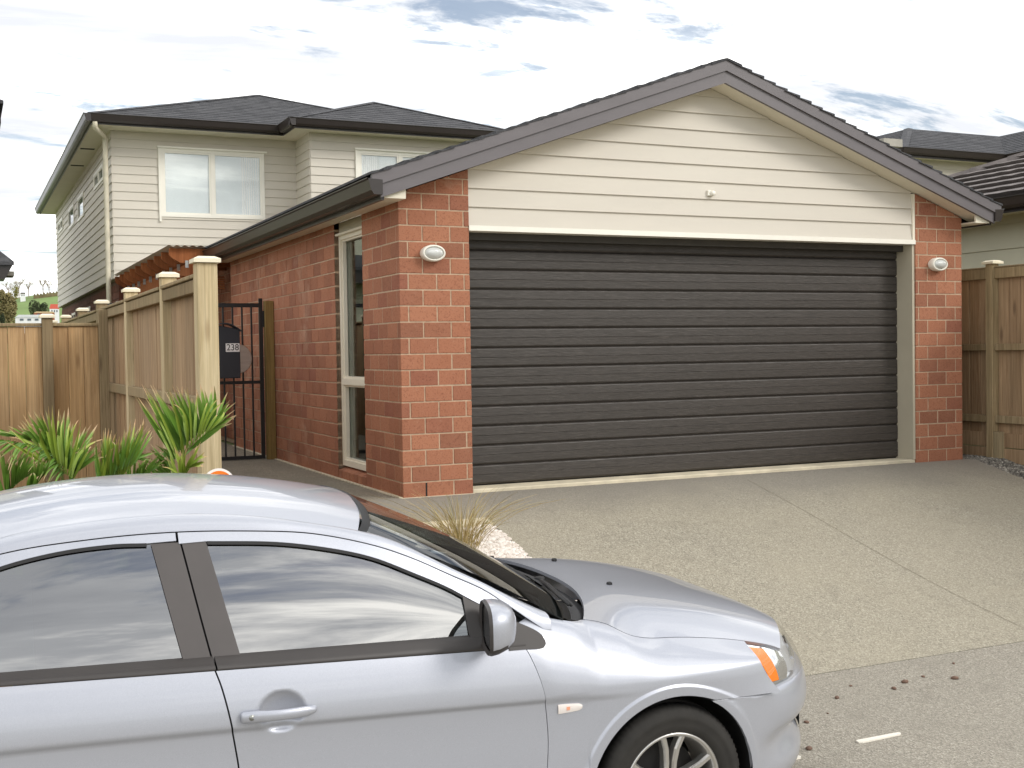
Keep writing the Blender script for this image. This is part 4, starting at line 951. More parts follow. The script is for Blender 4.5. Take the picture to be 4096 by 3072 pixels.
boards(NF, (fx+.42, fy+.42, 0), (1, 0, 0), (0, -1, 0), 2.9, 3.6, 5.02, [(.62, 3.6, 2.2, 4.72)], .18)
window(NF, ((fx+1.04, fy+.38, 3.6), (1, 0, 0), (0, 0, 1), (0, -1, 0)), 1.58, 1.12, [(.05, .05, .75, 1.05), (.81, .05, 1.53, 1.05)], .05, mat_f=MAT['trim_white'])
MB().box((fx+.10, fy+.10, 5.02), (17.6, fy+.6, 5.032)).build('eave_soffit', MAT['soffit'], NF)
MB().box((fx+.10, fy+.08, 4.99), (17.2, fy+.10, 5.12)).build('fascia', GT, NF)
MB().box((fx+.08, fy+.08, 4.99), (fx+.10, 20, 5.12)).build('fascia', GT, NF)
gutter('gutter', (fx, fy+.078, fz), (17.1, fy+.078, fz), (0, -1, 0), GT, NF, .12, .11)
gutter('gutter', (fx+.078, fy, fz), (fx+.078, 20, fz), (-1, 0, 0), GT, NF, .12, .11)
gutter('gutter', (17.10, 5.2, fz), (17.10, fy, fz), (-1, 0, 0), GT, NF, .12, .11)
hip(NF, fx+.02, 26.4, fy+.02, 22.3, fz, .40, 2.35, .19)
hip(NF, 17.04, 26.4, 5.2, 20.0, fz, .40, 2.35, .19)
c = pix(1925, 300, 1, 8.5); MB().box((c.x-.45, 8.2, c.z-.2), (c.x-.0, 8.9, c.z-.06)).build('roof_vent', simple('vent_metal', srgb(150, 146, 136), .4, .4), NF)
NL = thing('neighbour_house', 'dark-eaved neighbour house just showing beyond the left fence', 'house')
e1 = pix(30, 574, 1, 12.0); e2 = pix(7, 222, 1, 12.0)
MB().box((-11, 12.6, -.2), (-3.0, 22, 5.0)).build('wall', ngrey, NL)
slab('lower_roof', [(-9, 11.9, e1.z+.06), (e1.x, 11.9, e1.z+.06), (e1.x-.25, 12.6, e1.z+.34), (-9, 12.6, e1.z+.34)], .06, MAT['shingle'], NL)
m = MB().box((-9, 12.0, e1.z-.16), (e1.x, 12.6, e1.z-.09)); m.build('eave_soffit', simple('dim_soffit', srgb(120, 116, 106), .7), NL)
m = MB(); m.add([(-9, 11.96, e1.z+.04), (e1.x, 11.96, e1.z+.04), (e1.x-.14, 11.96, e1.z-.22), (-9, 11.96, e1.z-.22), (-9, 12.6, e1.z+.04), (e1.x, 12.6, e1.z+.04), (e1.x-.14, 12.6, e1.z-.22), (-9, 12.6, e1.z-.22)], [(0, 3, 2, 1), (4, 5, 6, 7), (0, 1, 5, 4), (1, 2, 6, 5), (2, 3, 7, 6)]); m.build('gutter', GT, NL)
slab('upper_roof', [(-11.5, 11.9, e2.z+.1), (e2.x, 11.9, e2.z+.02), (e2.x, 22, e2.z+.02), (-6, 17, e2.z+2.0)], .05, MAT['shingle'], NL)
MB().box((-11.5, 11.9, e2.z-.22), (e2.x-.06, 12.6, e2.z-.02)).build('gutter', GT, NL)
MB().box((e2.x-.12, 12.6, e2.z-.22), (e2.x-.02, 22, e2.z-.02)).build('gutter', GT, NL)
MB().box((-3.0, 12.6, e2.z-.20), (e2.x-.12, 22, e2.z-.19)).build('eave_soffit', MAT['soffit'], NL)
# ------------------------------------------------------------------ distant hill, trees, sheds
def smooth(t): t = max(0, min(1, t)); return t*t*(3-2*t)
hz = lambda x, y: -7+ (34.2+.13*(x-8)+1.0*math.sin(x*.03))*smooth((y-330)/270)
hx, hy = fr(-220, 320, 54), fr(300, 900, 40)
hv = [(x, y, hz(x, y)) for y in hy for x in hx]; nx = len(hx)
hill = obj('hill', hv, [(j*nx+i, j*nx+i+1, (j+1)*nx+i+1, (j+1)*nx+i) for j in range(len(hy)-1) for i in range(nx-1)], simple('paddock_grass', srgb(112, 134, 74), .95, var=.22, scale=.03), None, True); struct(hill)
twig = simple('bare_twig', srgb(150, 134, 118), .9, var=.2)
def bare_tree(px_, pt, pb, yd, label, seed):
    rnd = random.Random(seed); A = pix(px_, pb, 1, yd); Bq = pix(px_, pt, 1, yd); h = Bq.z-A.z
    t = thing('bare_tree', label, 'tree', A, 'bare trees on the hill ridge'); tr = MB(); cr_ = MB()
    tr.tube([(0, 0, -h*.3), (0, 0, h*.2), (h*.02, 0, h*.45)], [h*.035, h*.03, h*.02], 6)
    def br(p, d, l, r, lv, mb):
        q = p+d*l; mb.tube([p, (p+q)/2+Vector((rnd.uniform(-.05, .05)*l, 0, .03*l)), q], [r, r*.8, r*.55], 4, False)
        if lv == 0: return
        for k in range(rnd.choice((3, 4))):
            nd = (d+Vector((rnd.uniform(-.8, .8), rnd.uniform(-.8, .8), rnd.uniform(-.15, .6)))).normalized(); br(p+(q-p)*rnd.uniform(.45, 1), nd, l*rnd.uniform(.55, .78), r*.58, lv-1, cr_)
    for k in range(6):
        a = k*1.05+rnd.uniform(-.3, .3); br(Vector((0, 0, h*rnd.uniform(.18, .45))), Vector((math.cos(a)*.7, math.sin(a)*.7, rnd.uniform(.5, 1.1))).normalized(), h*.27, h*.016, 3, tr)
    tr.build('trunk', twig, t); cr_.build('crown', twig, t)
bare_tree(41, 597, 634, 560, 'bare grey tree on the hill skyline, beside the pale hut', 1)
bare_tree(62, 604, 634, 560, 'low rounded bare tree on the hill skyline', 2)
bare_tree(93, 596, 628, 560, 'pale bare tree with a spreading crown on the ridge by the long hedge', 3)
bare_tree(106, 600, 628, 560, 'bare brown tree on the ridge close to the house wall', 4)
bare_tree(18, 606, 640, 540, 'twiggy bare tree rising behind the olive scrub', 5)
def bush(px0, px1, pt, pb, yd, label, mat, seed, n=2600):
    rnd = random.Random(seed); A = pix((px0+px1)/2, pb, 1, yd); w_ = (pix(px1, pb, 1, yd)-pix(px0, pb, 1, yd)).x/2; h = pix(px0, pt, 1, yd).z-A.z
    t = thing('shrub', label, 'bush', A); m = MB(); lob = [(rnd.uniform(-.6, .6)*w_, rnd.uniform(-.4, .4)*w_, h*rnd.uniform(.3, .7), rnd.uniform(.3, .5)) for _ in range(7)]
    for i in range(n):
        L_ = rnd.choice(lob); d = Vector((rnd.gauss(0, 1), rnd.gauss(0, 1), rnd.gauss(0, 1))).normalized()*rnd.uniform(.6, 1.0)**.4
        p = Vector((L_[0]+d.x*w_*L_[3], L_[1]+d.y*w_*L_[3], max(0, L_[2]+d.z*h*L_[3]))); s = .035*max(w_, h)*rnd.uniform(.6, 1.4)
        a = Vector((rnd.gauss(0, 1), rnd.gauss(0, 1), rnd.gauss(0, 1))).normalized(); b = a.cross(Vector((rnd.gauss(0, 1), rnd.gauss(0, 1), rnd.gauss(0, 1)))).normalized()
        m.add([p-a*s-b*s*.5, p+a*s, p+b*s-a*s*.4], [(0, 1, 2)])
    m.build('crown', mat, t); MB().tube([(0, 0, -h*.2), (0, 0, h*.5)], [w_*.06, w_*.03], 6).build('trunk', twig, t)
bush(-18, 46, 632, 702, 300, 'large olive-brown scrubby bush beyond the low fence', simple('olive_leaf', srgb(134, 124, 84), .9, var=.35, scale=.8), 3, 4200)
bush(62, 108, 652, 690, 280, 'dark green rounded bush below the green paddock', simple('dark_leaf', srgb(66, 76, 48), .9, var=.35, scale=.8), 4, 3000)
bush(24, 42, 618, 646, 480, 'yellow-green bushy tree on the ridge beside the scrub', simple('yellow_leaf', srgb(138, 132, 70), .9, var=.3, scale=.8), 5, 1200)
bush(-10, 14, 676, 706, 240, 'very dark green shrub at the end of the low fence', simple('dark_leaf2', srgb(44, 56, 36), .9, var=.35, scale=.8), 6, 1200)
def far_house(px0, px1, pt, pm, pb, yd, wall, roof, label, name='farm_building'):
    A = pix(px0, pb, 1, yd); Bq = pix(px1, pb, 1, yd); zt, zm = pix(px0, pt, 1, yd).z, pix(px0, pm, 1, yd).z
    t = thing(name, label, 'building', (A.x, yd, A.z-3)); w_ = Bq.x-A.x
    MB().box((0, 0, 0), (w_, w_*.5, zm-A.z+3)).build('wall', wall, t)
    m = MB(); h0, h1 = zm-A.z+3, zt-A.z+3; m.prism([(-.03*w_, h0), (1.03*w_, h0), (.9*w_, h1), (.1*w_, h1)], ((0, 0, 0), (1, 0, 0), (0, 0, 1), (0, 1, 0)), -.03*w_, w_*.53); m.build('roof', roof, t)
    for k in range(3): MB().box((w_*(.15+k*.27), -.02*w_, (zm-A.z)*.2+3), (w_*(.28+k*.27), -.001, (zm-A.z)*.7+3)).build('window', simple('far_glass', srgb(90, 100, 110), .3), t)
whp = simple('shed_white', srgb(226, 226, 228), .6, var=.05); 
far_house(34, 94, 680, 686, 694, 230, whp, simple('shed_grey', srgb(206, 208, 212), .5, var=.06), 'long low white shed beyond the low fence')
far_house(108, 128, 657, 667, 676, 250, whp, simple('red_roof', srgb(206, 96, 78), .7, var=.08), 'small building with a red roof showing beside the house corner')
far_house(74, 118, 673, 676, 682, 235, simple('rust_wall', srgb(150, 92, 66), .8), simple('buff_roof', srgb(196, 170, 130), .7), 'low brown shed with a buff roof in front of the dark bush')
far_house(44, 55, 632, 635, 640, 545, whp, simple('hut_roof', srgb(96, 90, 84), .7), 'pale hut on the hill ridge')
m = MB(); hp0 = [(pix(56+i*1.0, 0, 1, 552).x) for i in range(80)]; n = len(hp0); rh_ = random.Random(9)
for dy, top in ((0, 0), (0, 1), (2.5, 1), (2.5, 0)): m.v += [(x, 551+dy, hz(x, 552)-1+top*(2.6+.5*math.sin(i*.9)+rh_.uniform(-.3, .3))) for i, x in enumerate(hp0)]
for a in range(3): m.f += [(a*n+i, a*n+i+1, (a+1)*n+i+1, (a+1)*n+i) for i in range(n-1)]
tag(m.build('hedge', simple('hedge_brown', srgb(112, 100, 72), .9, var=.3, scale=.6)), 'long brown hedge along the hill ridge', 'hedge')
# ------------------------------------------------------------------ car (x forward from front axle, y LEFT, z up; yr = right offset)
def paint_mat():
    M = Mat('silver_metallic_paint'); v = M.vec(rand=False)
    fl = M.noise(v, 900, 2, .6); M.col(M.ramp(fl, [(.35, srgb(164, 167, 176)), (.65, srgb(184, 187, 196))])).set(metal=.45, rough=.36, coat=.75, coatr=.03)
    return M.m
PAINT = paint_mat()
BLKP = simple('black_trim_plastic', srgb(58, 54, 52), .45, var=.08, scale=5)
GLOSSB = simple('pillar_black', srgb(74, 69, 67), .38, var=.12, scale=3)
RUB = simple('seal_rubber', srgb(20, 20, 21), .6, var=.05)
CGL = glass_mat('car_glass', (.30, .35, .34), 4.3); WGL = glass_mat('windscreen_glass', (.40, .45, .43), 2.6)
LENS = glass_mat('lamp_lens', (.96, .96, .96), 1.6)
CHR = simple('lamp_reflector', srgb(226, 228, 230), .12, 1.0, var=.03)
INT = simple('interior_grey', srgb(64, 64, 65), .8, var=.1); INTD = simple('interior_dark', srgb(38, 38, 40), .7, var=.1)
CAR = thing('parked_car', 'silver four-door sedan parked on the street in front of the garage', 'car')
h_, pi_, ro_ = -.0311, .0179, .0289
fw = Vector((math.cos(h_)*math.cos(pi_), math.sin(h_)*math.cos(pi_), math.sin(pi_))); rt = Vector((math.sin(h_), -math.cos(h_), 0)); upv = rt.cross(fw)
r2 = rt*math.cos(ro_)-upv*math.sin(ro_); u2 = upv*math.cos(ro_)+rt*math.sin(ro_)
CAR.matrix_world = Matrix(((fw.x, -r2.x, u2.x, -.7523), (fw.y, -r2.y, u2.y, -4.3637), (fw.z, -r2.z, u2.z, -.7805), (0, 0, 0, 1)))
def itp(x, xs, ys):
    """smooth (Catmull-Rom / Hermite) interpolation of ys over increasing xs"""
    xs = list(xs); ys = list(ys)
    if x <= xs[0]: return ys[0]
    if x >= xs[-1]: return ys[-1]
    i = max(j for j in range(len(xs)-1) if xs[j] <= x); h = xs[i+1]-xs[i]; t = (x-xs[i])/h
    d = lambda j: (ys[j+1]-ys[j-1])/(xs[j+1]-xs[j-1]) if 0 < j < len(xs)-1 else ((ys[1]-ys[0])/(xs[1]-xs[0]) if j == 0 else (ys[-1]-ys[-2])/(xs[-1]-xs[-2]))
    a, b = ys[i], ys[i+1]; m0, m1 = d(i)*h, d(i+1)*h
    return (2*t**3-3*t**2+1)*a+(t**3-2*t**2+t)*m0+(-2*t**3+3*t**2)*b+(t**3-t**2)*m1
def curve3(pts):
    """3D curve through pts sorted by x; returns f(x)->(y,z)"""
    xs, ysq, zq = zip(*pts); return lambda x: (itp(x, xs, ysq), itp(x, xs, zq))
sst = lambda t: smooth(t)
def panel(name, rows, mat, parent, sg=1, flange=.010, smooth_=True, center=(-1.0, 0, .55)):
    """rows: grid [i][j] of (x, yr, z); sg=+1 right side (y=-yr), -1 left"""
    nu, nv = len(rows), len(rows[0])
    P = np.array([[(p[0], -sg*p[1], p[2]) for p in r] for r in rows], float)
    v = P.reshape(-1, 3).copy(); F = []
    for i in range(nu-1):
        for j in range(nv-1): F.append((i*nv+j, (i+1)*nv+j, (i+1)*nv+j+1, i*nv+j+1))
    fa = np.array(F); n = np.cross(v[fa[:, 2]]-v[fa[:, 0]], v[fa[:, 3]]-v[fa[:, 1]])
    c = v[fa].mean(1)-np.array(center)
    if (n*c).sum() < 0: F = [tuple(reversed(f)) for f in F]; n = -n
    vn = np.zeros_like(v)
    for f, nn_ in zip(F, n):
        for k in f: vn[k] += nn_
    vn /= np.linalg.norm(vn, axis=1)[:, None]+1e-9
    vl = [tuple(a) for a in v]
    if flange:
        loop = [i*nv for i in range(nu)]+[(nu-1)*nv+j for j in range(1, nv)]+[i*nv+nv-1 for i in range(nu-2, -1, -1)]+[j for j in range(nv-2, 0, -1)]
        b0 = len(vl); e0 = b0+len(loop)
        for k in loop: vl.append(tuple(v[k]))
        for k in loop: vl.append(tuple(v[k]-vn[k]*flange))
        m_ = len(loop)
        for k in range(m_): F.append((b0+k, b0+(k+1) % m_, e0+(k+1) % m_, e0+k))
    return obj(name, vl, F, mat, parent, smooth_)
Wd = lambda x: .872*math.sqrt(max(0, 1-(max(x, 0)/.955)**3))*(1-.10*max(0, (-2.7-x)/.9)**2)
zcr = lambda x: itp(x, (-3.6, -2.33, -1.65, -1.17, -.54, -.28, .3), (.90, .85, .812, .783, .742, .722, .70))
zbl = lambda x: .92+(-.53-x)*.0615
ARC = (-.025, .32, .357)
def YS(x, z, dent=True):
    w = Wd(x); zc = zcr(x); zb = zbl(x); y = w
    fade = sst((-.12-x)/.45)
    if z > zc: y -= .042*((z-zc)/(max(zb, zc+.1)-zc))**1.7
    else:
        d = zc-z; y += fade*(-.013*sst(d/.022)+.011*sst((d-.04)/.30))
    if z < .36: y -= .055*((.36-z)/.18)**2
    for cx in (ARC[0], -2.635):
        r = math.hypot(x-cx, z-ARC[1])
        if r < .60: y += .008*sst(1-(r-ARC[2])/.22)+.006*sst((.402-r)/.012)
    for hx2, hz2 in ((-1.485, .838), (-2.57, .893)):
        r = math.hypot(x-hx2, (z-hz2)*1.15)
        if dent and r < .077: y -= .030*(1-(r/.077)**2)**.8
    return y
def bx(z): return itp(z, (.2, .5, .68, .76, .84, .94, 1.0), (-1.60, -1.615, -1.63, -1.64, -1.652, -1.672, -1.69))
def ax(z): return itp(z, (.2, .40, .49, .60, .74, .82, .90, .94, 1.0), (-.58, -.55, -.54, -.532, -.542, -.560, -.588, -.608, -.634))
def cx_(z): return itp(z, (.2, .45, .56, .66, .8, 1.03), (-2.215, -2.225, -2.31, -2.48, -2.68, -2.78)) # rear edge of rear door
def side_panel(name, left, right, zlo, zhi, ns, nt_, sg, mat=PAINT, gap=.0028, off=0):
    rows = []
    for i in range(ns+1):
        r = []; s = i/ns
        for j in range(nt_+1):
            t = j/nt_; z = .24+.73*t
            for _ in range(3):
                xl, xr = left(z)+gap, right(z)-gap; x = xl+(xr-xl)*s; lo, hi = zlo(x), zhi(x); z = lo+(hi-lo)*t
            r.append((x, YS(x, z)+off, z))
        rows.append(r)
    return panel(name, rows, mat, CAR, sg)
def zc_h(x): return itp(x, (-.6, -.4, -.3, -.115, .05, .20, .35, .50, .62, .70, .76, .80), (1.003, .995, .988, .972, .960, .940, .912, .876, .842, .812, .778, .735))
def Zh(x, y): return zc_h(x)-(.105-.075*sst((.02-x)/.40))*min(1.6, (abs(y)/.735))**4.2
HLX = (-.30, -.27, -.235, -.20, -.172, -.14, -.10, .013, .193, .321, .448, .514, .551); HLY = (.690, .688, .690, .700, .722, .737, .740, .734, .734, .734, .736, .740, .749)
GK = .5
gy_ = lambda z, o=0: .81+o-GK*(z-.95)           # greenhouse plane
A_ = curve3([(-3.3, .60, 1.06), (-3.0, .57, 1.18), (-2.65, .535, 1.33), (-2.30, .52, 1.43), (-2.04, .515, 1.457), (-1.75, .515, 1.458), (-1.48, .528, 1.43), (-1.29, .54, 1.39), (-1.12, .56, 1.35), (-1.02, .58, 1.315), (-.90, .61, 1.25), (-.80, .64, 1.19), (-.65, .68, 1.11), (-.50, .725, 1.03), (-.40, .745, .985), (-.33, .755, .96)])
B_ = curve3([(-3.25, .70, 1.03), (-3.0, .65, 1.15), (-2.65, .61, 1.31), (-2.31, .59, 1.39), (-2.04, .58, 1.41), (-1.77, .58, 1.41), (-1.49, .59, 1.39), (-1.30, .60, 1.365), (-1.10, .632, 1.312), (-.96, .66, 1.255), (-.82, .692, 1.182), (-.72, .718, 1.13), (-.65, .745, 1.08), (-.56, .775, 1.01), (-.50, .79, .965)])
CFz = lambda x: itp(x, (-1.67, -1.43, -1.24, -1.10, -.96, -.85, -.76, -.60), (1.372, 1.348, 1.310, 1.268, 1.203, 1.148, 1.092, 1.00))
CRz = lambda x: itp(x, (-2.9, -2.6, -2.31, -2.14, -1.97, -1.86), (1.13, 1.27, 1.352, 1.380, 1.388, 1.382))
belt_top = lambda x: .975+(-.75-x)*.045
for sg in (1, -1):
    side_panel('front_door', bx, ax, lambda x: .24, zbl, 150, 110, sg)
    side_panel('rear_door', cx_, bx, lambda x: .24, zbl, 110, 90, sg)
    # rear quarter
    rows = []
    for i in range(31):
        x0_ = -3.58+(i/30)*(3.58-2.60); lo = .25
        if abs(x0_+2.635) < .37: lo = ARC[1]+math.sqrt(.37**2-(x0_+2.635)**2)
        hi = itp(x0_, (-3.6, -3.3, -2.9, -2.66), (1.02, 1.05, 1.05, 1.045)); r = []
        for j in range(25):
            z = lo+(hi-lo)*j/24; x = x0_+(i/30)**4*(cx_(z)+2.60)-.004*(i == 30); r.append((x, YS(x, z), z))
        rows.append(r)
    panel('rear_quarter', rows, PAINT, CAR, sg)
    rows = []
    for x in fr(-3.20, -2.70, 16):
        hi = itp(x, (-3.6, -3.3, -2.9, -2.66), (1.02, 1.05, 1.05, 1.045)); b = B_(x); y1 = YS(x, hi, False)
        rows.append([(x, b[0]+(y1-b[0])*t+.010*math.sin(math.pi*t), b[1]+(hi-b[1])*t) for t in fr(0, 1, 6)])
    panel('rear_pillar', rows, PAINT, CAR, sg)
    # sill
    rows = [[(x, YS(x, z)-.004, z) for z in (.165, .18, .20, .22, .236)] for x in fr(-2.25, -.42, 30)]
    panel('sill', rows, PAINT, CAR, sg)
    # cant rail and A pillar
    rows = []
    for x in fr(-3.22, -.478, 90):
        a = A_(x); b = B_(x+.0); r = []
        for t in (0, .2, .4, .6, .8, 1):
            bow = .012*math.sin(math.pi*t); r.append((x+.0, a[0]+(b[0]-a[0])*t+bow, a[1]+(b[1]-a[1])*t+bow*1.1))
        rows.append(r)
    panel('roof_side_frame', rows, PAINT, CAR, sg, .008)
    panel('pillar_lining', [[(p[0], p[1]-.016, p[2]-.016) for p in r] for r in rows], INTD, CAR, sg, 0)
    # door frames
    def strip(name, xs, top, bot, mat, flange=.008, nt2=4, off=0.0):
        rows = []
        for x in xs:
            tz, bz = top(x), bot(x); r = []
            for j in range(nt2+1):
                z = tz[1]+(bz[1]-tz[1])*j/nt2; r.append((x, tz[0]+(bz[0]-tz[0])*j/nt2+off, z))
            rows.append(r)
        return panel(name, rows, mat, CAR, sg, flange)
    Bg = lambda x: (B_(x)[0]+.001, B_(x)[1]-.004)
    strip('door_frame', fr(-1.757, -.66, 50), Bg, lambda x: (gy_(min(CFz(max(x, -1.67)), B_(x)[1]-.012), .004), min(CFz(max(x, -1.67)), B_(x)[1]-.012)), PAINT)
    strip('door_frame', fr(-2.72, -1.765, 40), Bg, lambda x: (gy_(min(CRz(min(x, -1.86)), B_(x)[1]-.012), .004), min(CRz(min(x, -1.86)), B_(x)[1]-.012)), PAINT)
    # dark seal behind
    strip('door_seal', fr(-3.1, -.50, 60), lambda x: (A_(x)[0]-.02, A_(x)[1]-.03), lambda x: (gy_(belt_top(x)-.05, -.014), belt_top(x)-.05) if False else (gy_(B_(x)[1]-.05, -.010), B_(x)[1]-.05), RUB, 0)
    # side glass
    def glass_panel(name, xl, xr, zt, zb2, ns, mat, off):
        rows = []
        for i in range(ns+1):
            r = []
            for j in range(17):
                t = j/16; z = zb2(-1.2)+.38*t
                for _ in range(4):
                    x = xl(z)+(xr(z)-xl(z))*i/ns; z = zb2(x)+(zt(x)-zb2(x))*t
                r.append((x, gy_(z, off)+.0045*math.sin(math.pi*t), z))
            rows.append(r)
        return panel(name, rows, mat, CAR, sg, 0)
    bl = lambda z: itp(z, (.98, 1.03, 1.37, 1.41), (-1.588, -1.60, -1.668, -1.675))
    br_ = lambda z: itp(z, (.98, 1.02, 1.37, 1.41), (-1.768, -1.778, -1.845, -1.852))
    bc = lambda z: itp(z, (.98, 1.14, 1.37, 1.42), (-1.682, -1.711, -1.75, -1.759))
    glass_panel('front_door_glass', lambda z: bl(z)-.01, lambda z: itp(z, (.95, 1.0, 1.09, 1.12, 1.4), (-.60, -.62, -.74, -.76, -.76)), lambda x: CFz(x)+.008, lambda x: belt_top(x)-.02, 30, CGL, -.008)
    glass_panel('rear_door_glass', lambda z: -2.62, lambda z: br_(z)+.01, lambda x: CRz(x)+.008, lambda x: belt_top(x)-.02, 26, CGL, -.008)
    glass_panel('pillar_trim', lambda z: bc(z)+.003, bl, lambda x: B_(x)[1]-.034+.0*x, lambda x: belt_top(x)-.01, 3, GLOSSB, .000)
    glass_panel('pillar_trim', br_, lambda z: bc(z)-.003, lambda x: B_(x)[1]-.034, lambda x: belt_top(x)-.01, 3, GLOSSB, .000)
    glass_panel('quarter_trim', lambda z: -2.74, lambda z: -2.62, lambda x: CRz(x)+.01, lambda x: belt_top(x)-.02, 3, GLOSSB, .000)
    # rubber channel round glass (thin dark edge)
    for nm, xs, fz in (('glass_seal', fr(-1.665, -.74, 40), CFz), ('glass_seal', fr(-2.62, -1.86, 30), CRz)):
        rows = [[(x, gy_(fz(x)+.001, .0055), fz(x)+.001), (x, gy_(fz(x)-.010, .004), fz(x)-.010)] for x in xs]; panel(nm, rows, RUB, CAR, sg, .004)
    # belt moulding
    for xa, xb in ((-2.70, -1.686), (-1.680, -.60)):
        rows = []
        for x in fr(xa, xb, 40):
            zt_, zb_ = belt_top(x)+.006, zbl(x)+.002; yt = gy_(zt_, .004); yb = YS(x, zb_)-.0005
            rows.append([(x, yt-.012, zt_+.002), (x, yt, zt_), (x, yt+(yb-yt)*.35, zt_-.009), (x, yt+(yb-yt)*.7, (zt_+zb_)/2-.001), (x, yb+.003, zb_+.008), (x, yb+.002, zb_)])
        panel('belt_moulding', rows, BLKP, CAR, sg, .004)
    # fender
    TX = (-.60, -.56, -.50, -.42, -.33, -.29, -.22, -.17, -.13, .01, .19, .31, .43, .49, .54)
    TY = (.815, .806, .785, .760, .725, .707, .714, .722, .729, .733, .742, .750, .760, .764, .770)
    TZ = (.925, .955, .985, .998, .976, .960, .938, .910, .884, .862, .841, .821, .799, .782, .762)
    xh = lambda z: itp(z, (.55, .60, .66, .72, .765, .85), (.515, .490, .440, .402, .388, .388))
    rows = []
    for i in range(131):
        s = i/130; x0_ = -.55+s*(.385+.55); rx = x0_-ARC[0]
        if abs(rx) < ARC[2] and x0_ < .14: lo = ARC[1]+math.sqrt(ARC[2]**2-rx*rx)
        elif x0_ >= .14: lo = .641-.029*(x0_+(s**4)*(xh(.62)-.385)-.14)/.35
        else: lo = .22+0*max(0, .0)
        if rx <= -ARC[2]: lo = .22
        if x0_ > -.30: ty = itp(x0_, HLX, HLY)+.0015; tz = Zh(x0_, ty)
        else: ty = itp(x0_, (-.56, -.52, -.475, -.42, -.36, -.33, -.30), (.795, .768, .737, .740, .735, .718, .6915)); tz = itp(x0_, (-.56, -.52, -.475, -.42, -.36, -.33, -.30), (.985, 1.006, 1.014, .992, .972, .964, Zh(-.30, .6915)))
        zj = max(lo+.01, .735); yj = YS(x0_, zj); r = []
        nA = 24
        for j in range(nA+1):
            t = j/nA; m0y = (yj-ty)*1.3; wq = sst((x0_+.40)/.22); m0z = wq*m0y*(Zh(x0_, ty+.01)-Zh(x0_, ty))/.01*.8-(1-wq)*.05; m1y, m1z = .012, -(tz-zj)*1.25
            hh = (2*t**3-3*t**2+1, t**3-2*t**2+t, -2*t**3+3*t**2, t**3-t**2)
            r.append((x0_, hh[0]*ty+hh[1]*m0y+hh[2]*yj+hh[3]*m1y, hh[0]*tz+hh[1]*m0z+hh[2]*zj+hh[3]*m1z))
        for j in range(1, 41):
            z = zj+(lo-zj)*j/40; r.append((x0_, YS(x0_, z), z))
        r = [(p[0]+(s**4)*(xh(p[2])-.385)+((1-s)**6)*(ax(p[2])+.55), p[1], p[2]) for p in r]
        rows.append(r)
    panel('front_fender', rows, PAINT, CAR, sg, .012)
    # arch lip / liner
    rows = []
    for i in range(41):
        a = math.pi*(-.08+1.16*i/40); x, z = ARC[0]+ARC[2]*math.cos(a), ARC[1]+ARC[2]*math.sin(a); y = YS(max(min(x, .3), -.5), max(z, .3))
        rows.append([(x, y-.001, z), (x, y-.02, z-.0), (x, y-.06, z+.01), (x, .45, z+.02), (x, .30, z+.02), (ARC[0], .30, .3)])
    panel('arch_liner', rows, RUB, CAR, sg, 0, center=(ARC[0], 0, 5))
    rows = [[(p[0]-2.61, p[1], p[2]) for p in r] for r in rows]; panel('arch_liner', rows, RUB, CAR, sg, 0, center=(-2.6, 0, 5))
    # mirror sail triangle and fender garnish
    rows = []
    for x in fr(-.80, -.615, 10):
        zt_ = itp(x, (-.80, -.79, -.615), (1.115, 1.106, 1.012)); zb_ = belt_top(x)-.018; xs2 = (-.80+.055*0)
        rows.append([(x-.0+(.075*(zt_-(zt_+(zb_-zt_)*j/4))/.15 if False else 0), gy_(zt_+(zb_-zt_)*j/4, .006), zt_+(zb_-zt_)*j/4) for j in range(5)])
    panel('mirror_sail', rows, BLKP, CAR, sg, .006)
    rows = []
    for x in fr(-.665, -.520, 14):
        zt_ = itp(x, (-.665, -.608, -.56, -.530, -.520), (1.035, 1.008, .983, .960, .940)); zb_ = itp(x, (-.665, -.608, -.530, -.520), (.924, .921, .917, .928)); yy = lambda z: YS(x, min(z, zbl(x)))+.004-max(0, z-zbl(x))*.38
        rows.append([(x, yy(zt_+(zb_-zt_)*j/4), zt_+(zb_-zt_)*j/4) for j in range(5)])
    panel('fender_garnish', rows, BLKP, CAR, sg, .005)
    # headlight
    def hedge(a):   # headlight top edge: along the hood shut line, then the hood's front edge
        if a < .30: x = .388+(.551-.388)*a/.30; y = itp(x, HLX, HLY)+.004; return Vector((x, y, Zh(x, y)-.006))
        v = 1-(a-.30)/.70*.45; X_ = .80+(.551-.80)*v**2.2; Y_ = v*.749; return Vector((X_+.006, Y_, Zh(X_, Y_)-.008))
    def lowe(a): x = .490+.36*a; return Vector((x, Wd(x)*.972, .606))
    def hp_(name, a0, a1, t0, t1, mat, off, n1_=18, n2_=8, fl=0):
        rows = []
        for i in range(n1_+1):
            a = a0+(a1-a0)*i/n1_; T_, B2 = hedge(max(0, a)), lowe(a); r = []
            nrm = Vector((.55+.3*a, .8-.3*a, .12)).normalized()
            for j in range(n2_+1):
                t = t0+(t1-t0)*j/n2_; p = B2+(T_-B2)*t+nrm*(off+.016*math.sin(math.pi*min(1, max(0, t)))); r.append(tuple(p))
            rows.append(r)
        return panel(name, rows, mat, CAR, sg, fl)
    hl = hp_('headlight', 0, 1, 0, 1, simple('lamp_bowl', srgb(196, 198, 200), .25, .3, var=.05), -.022)
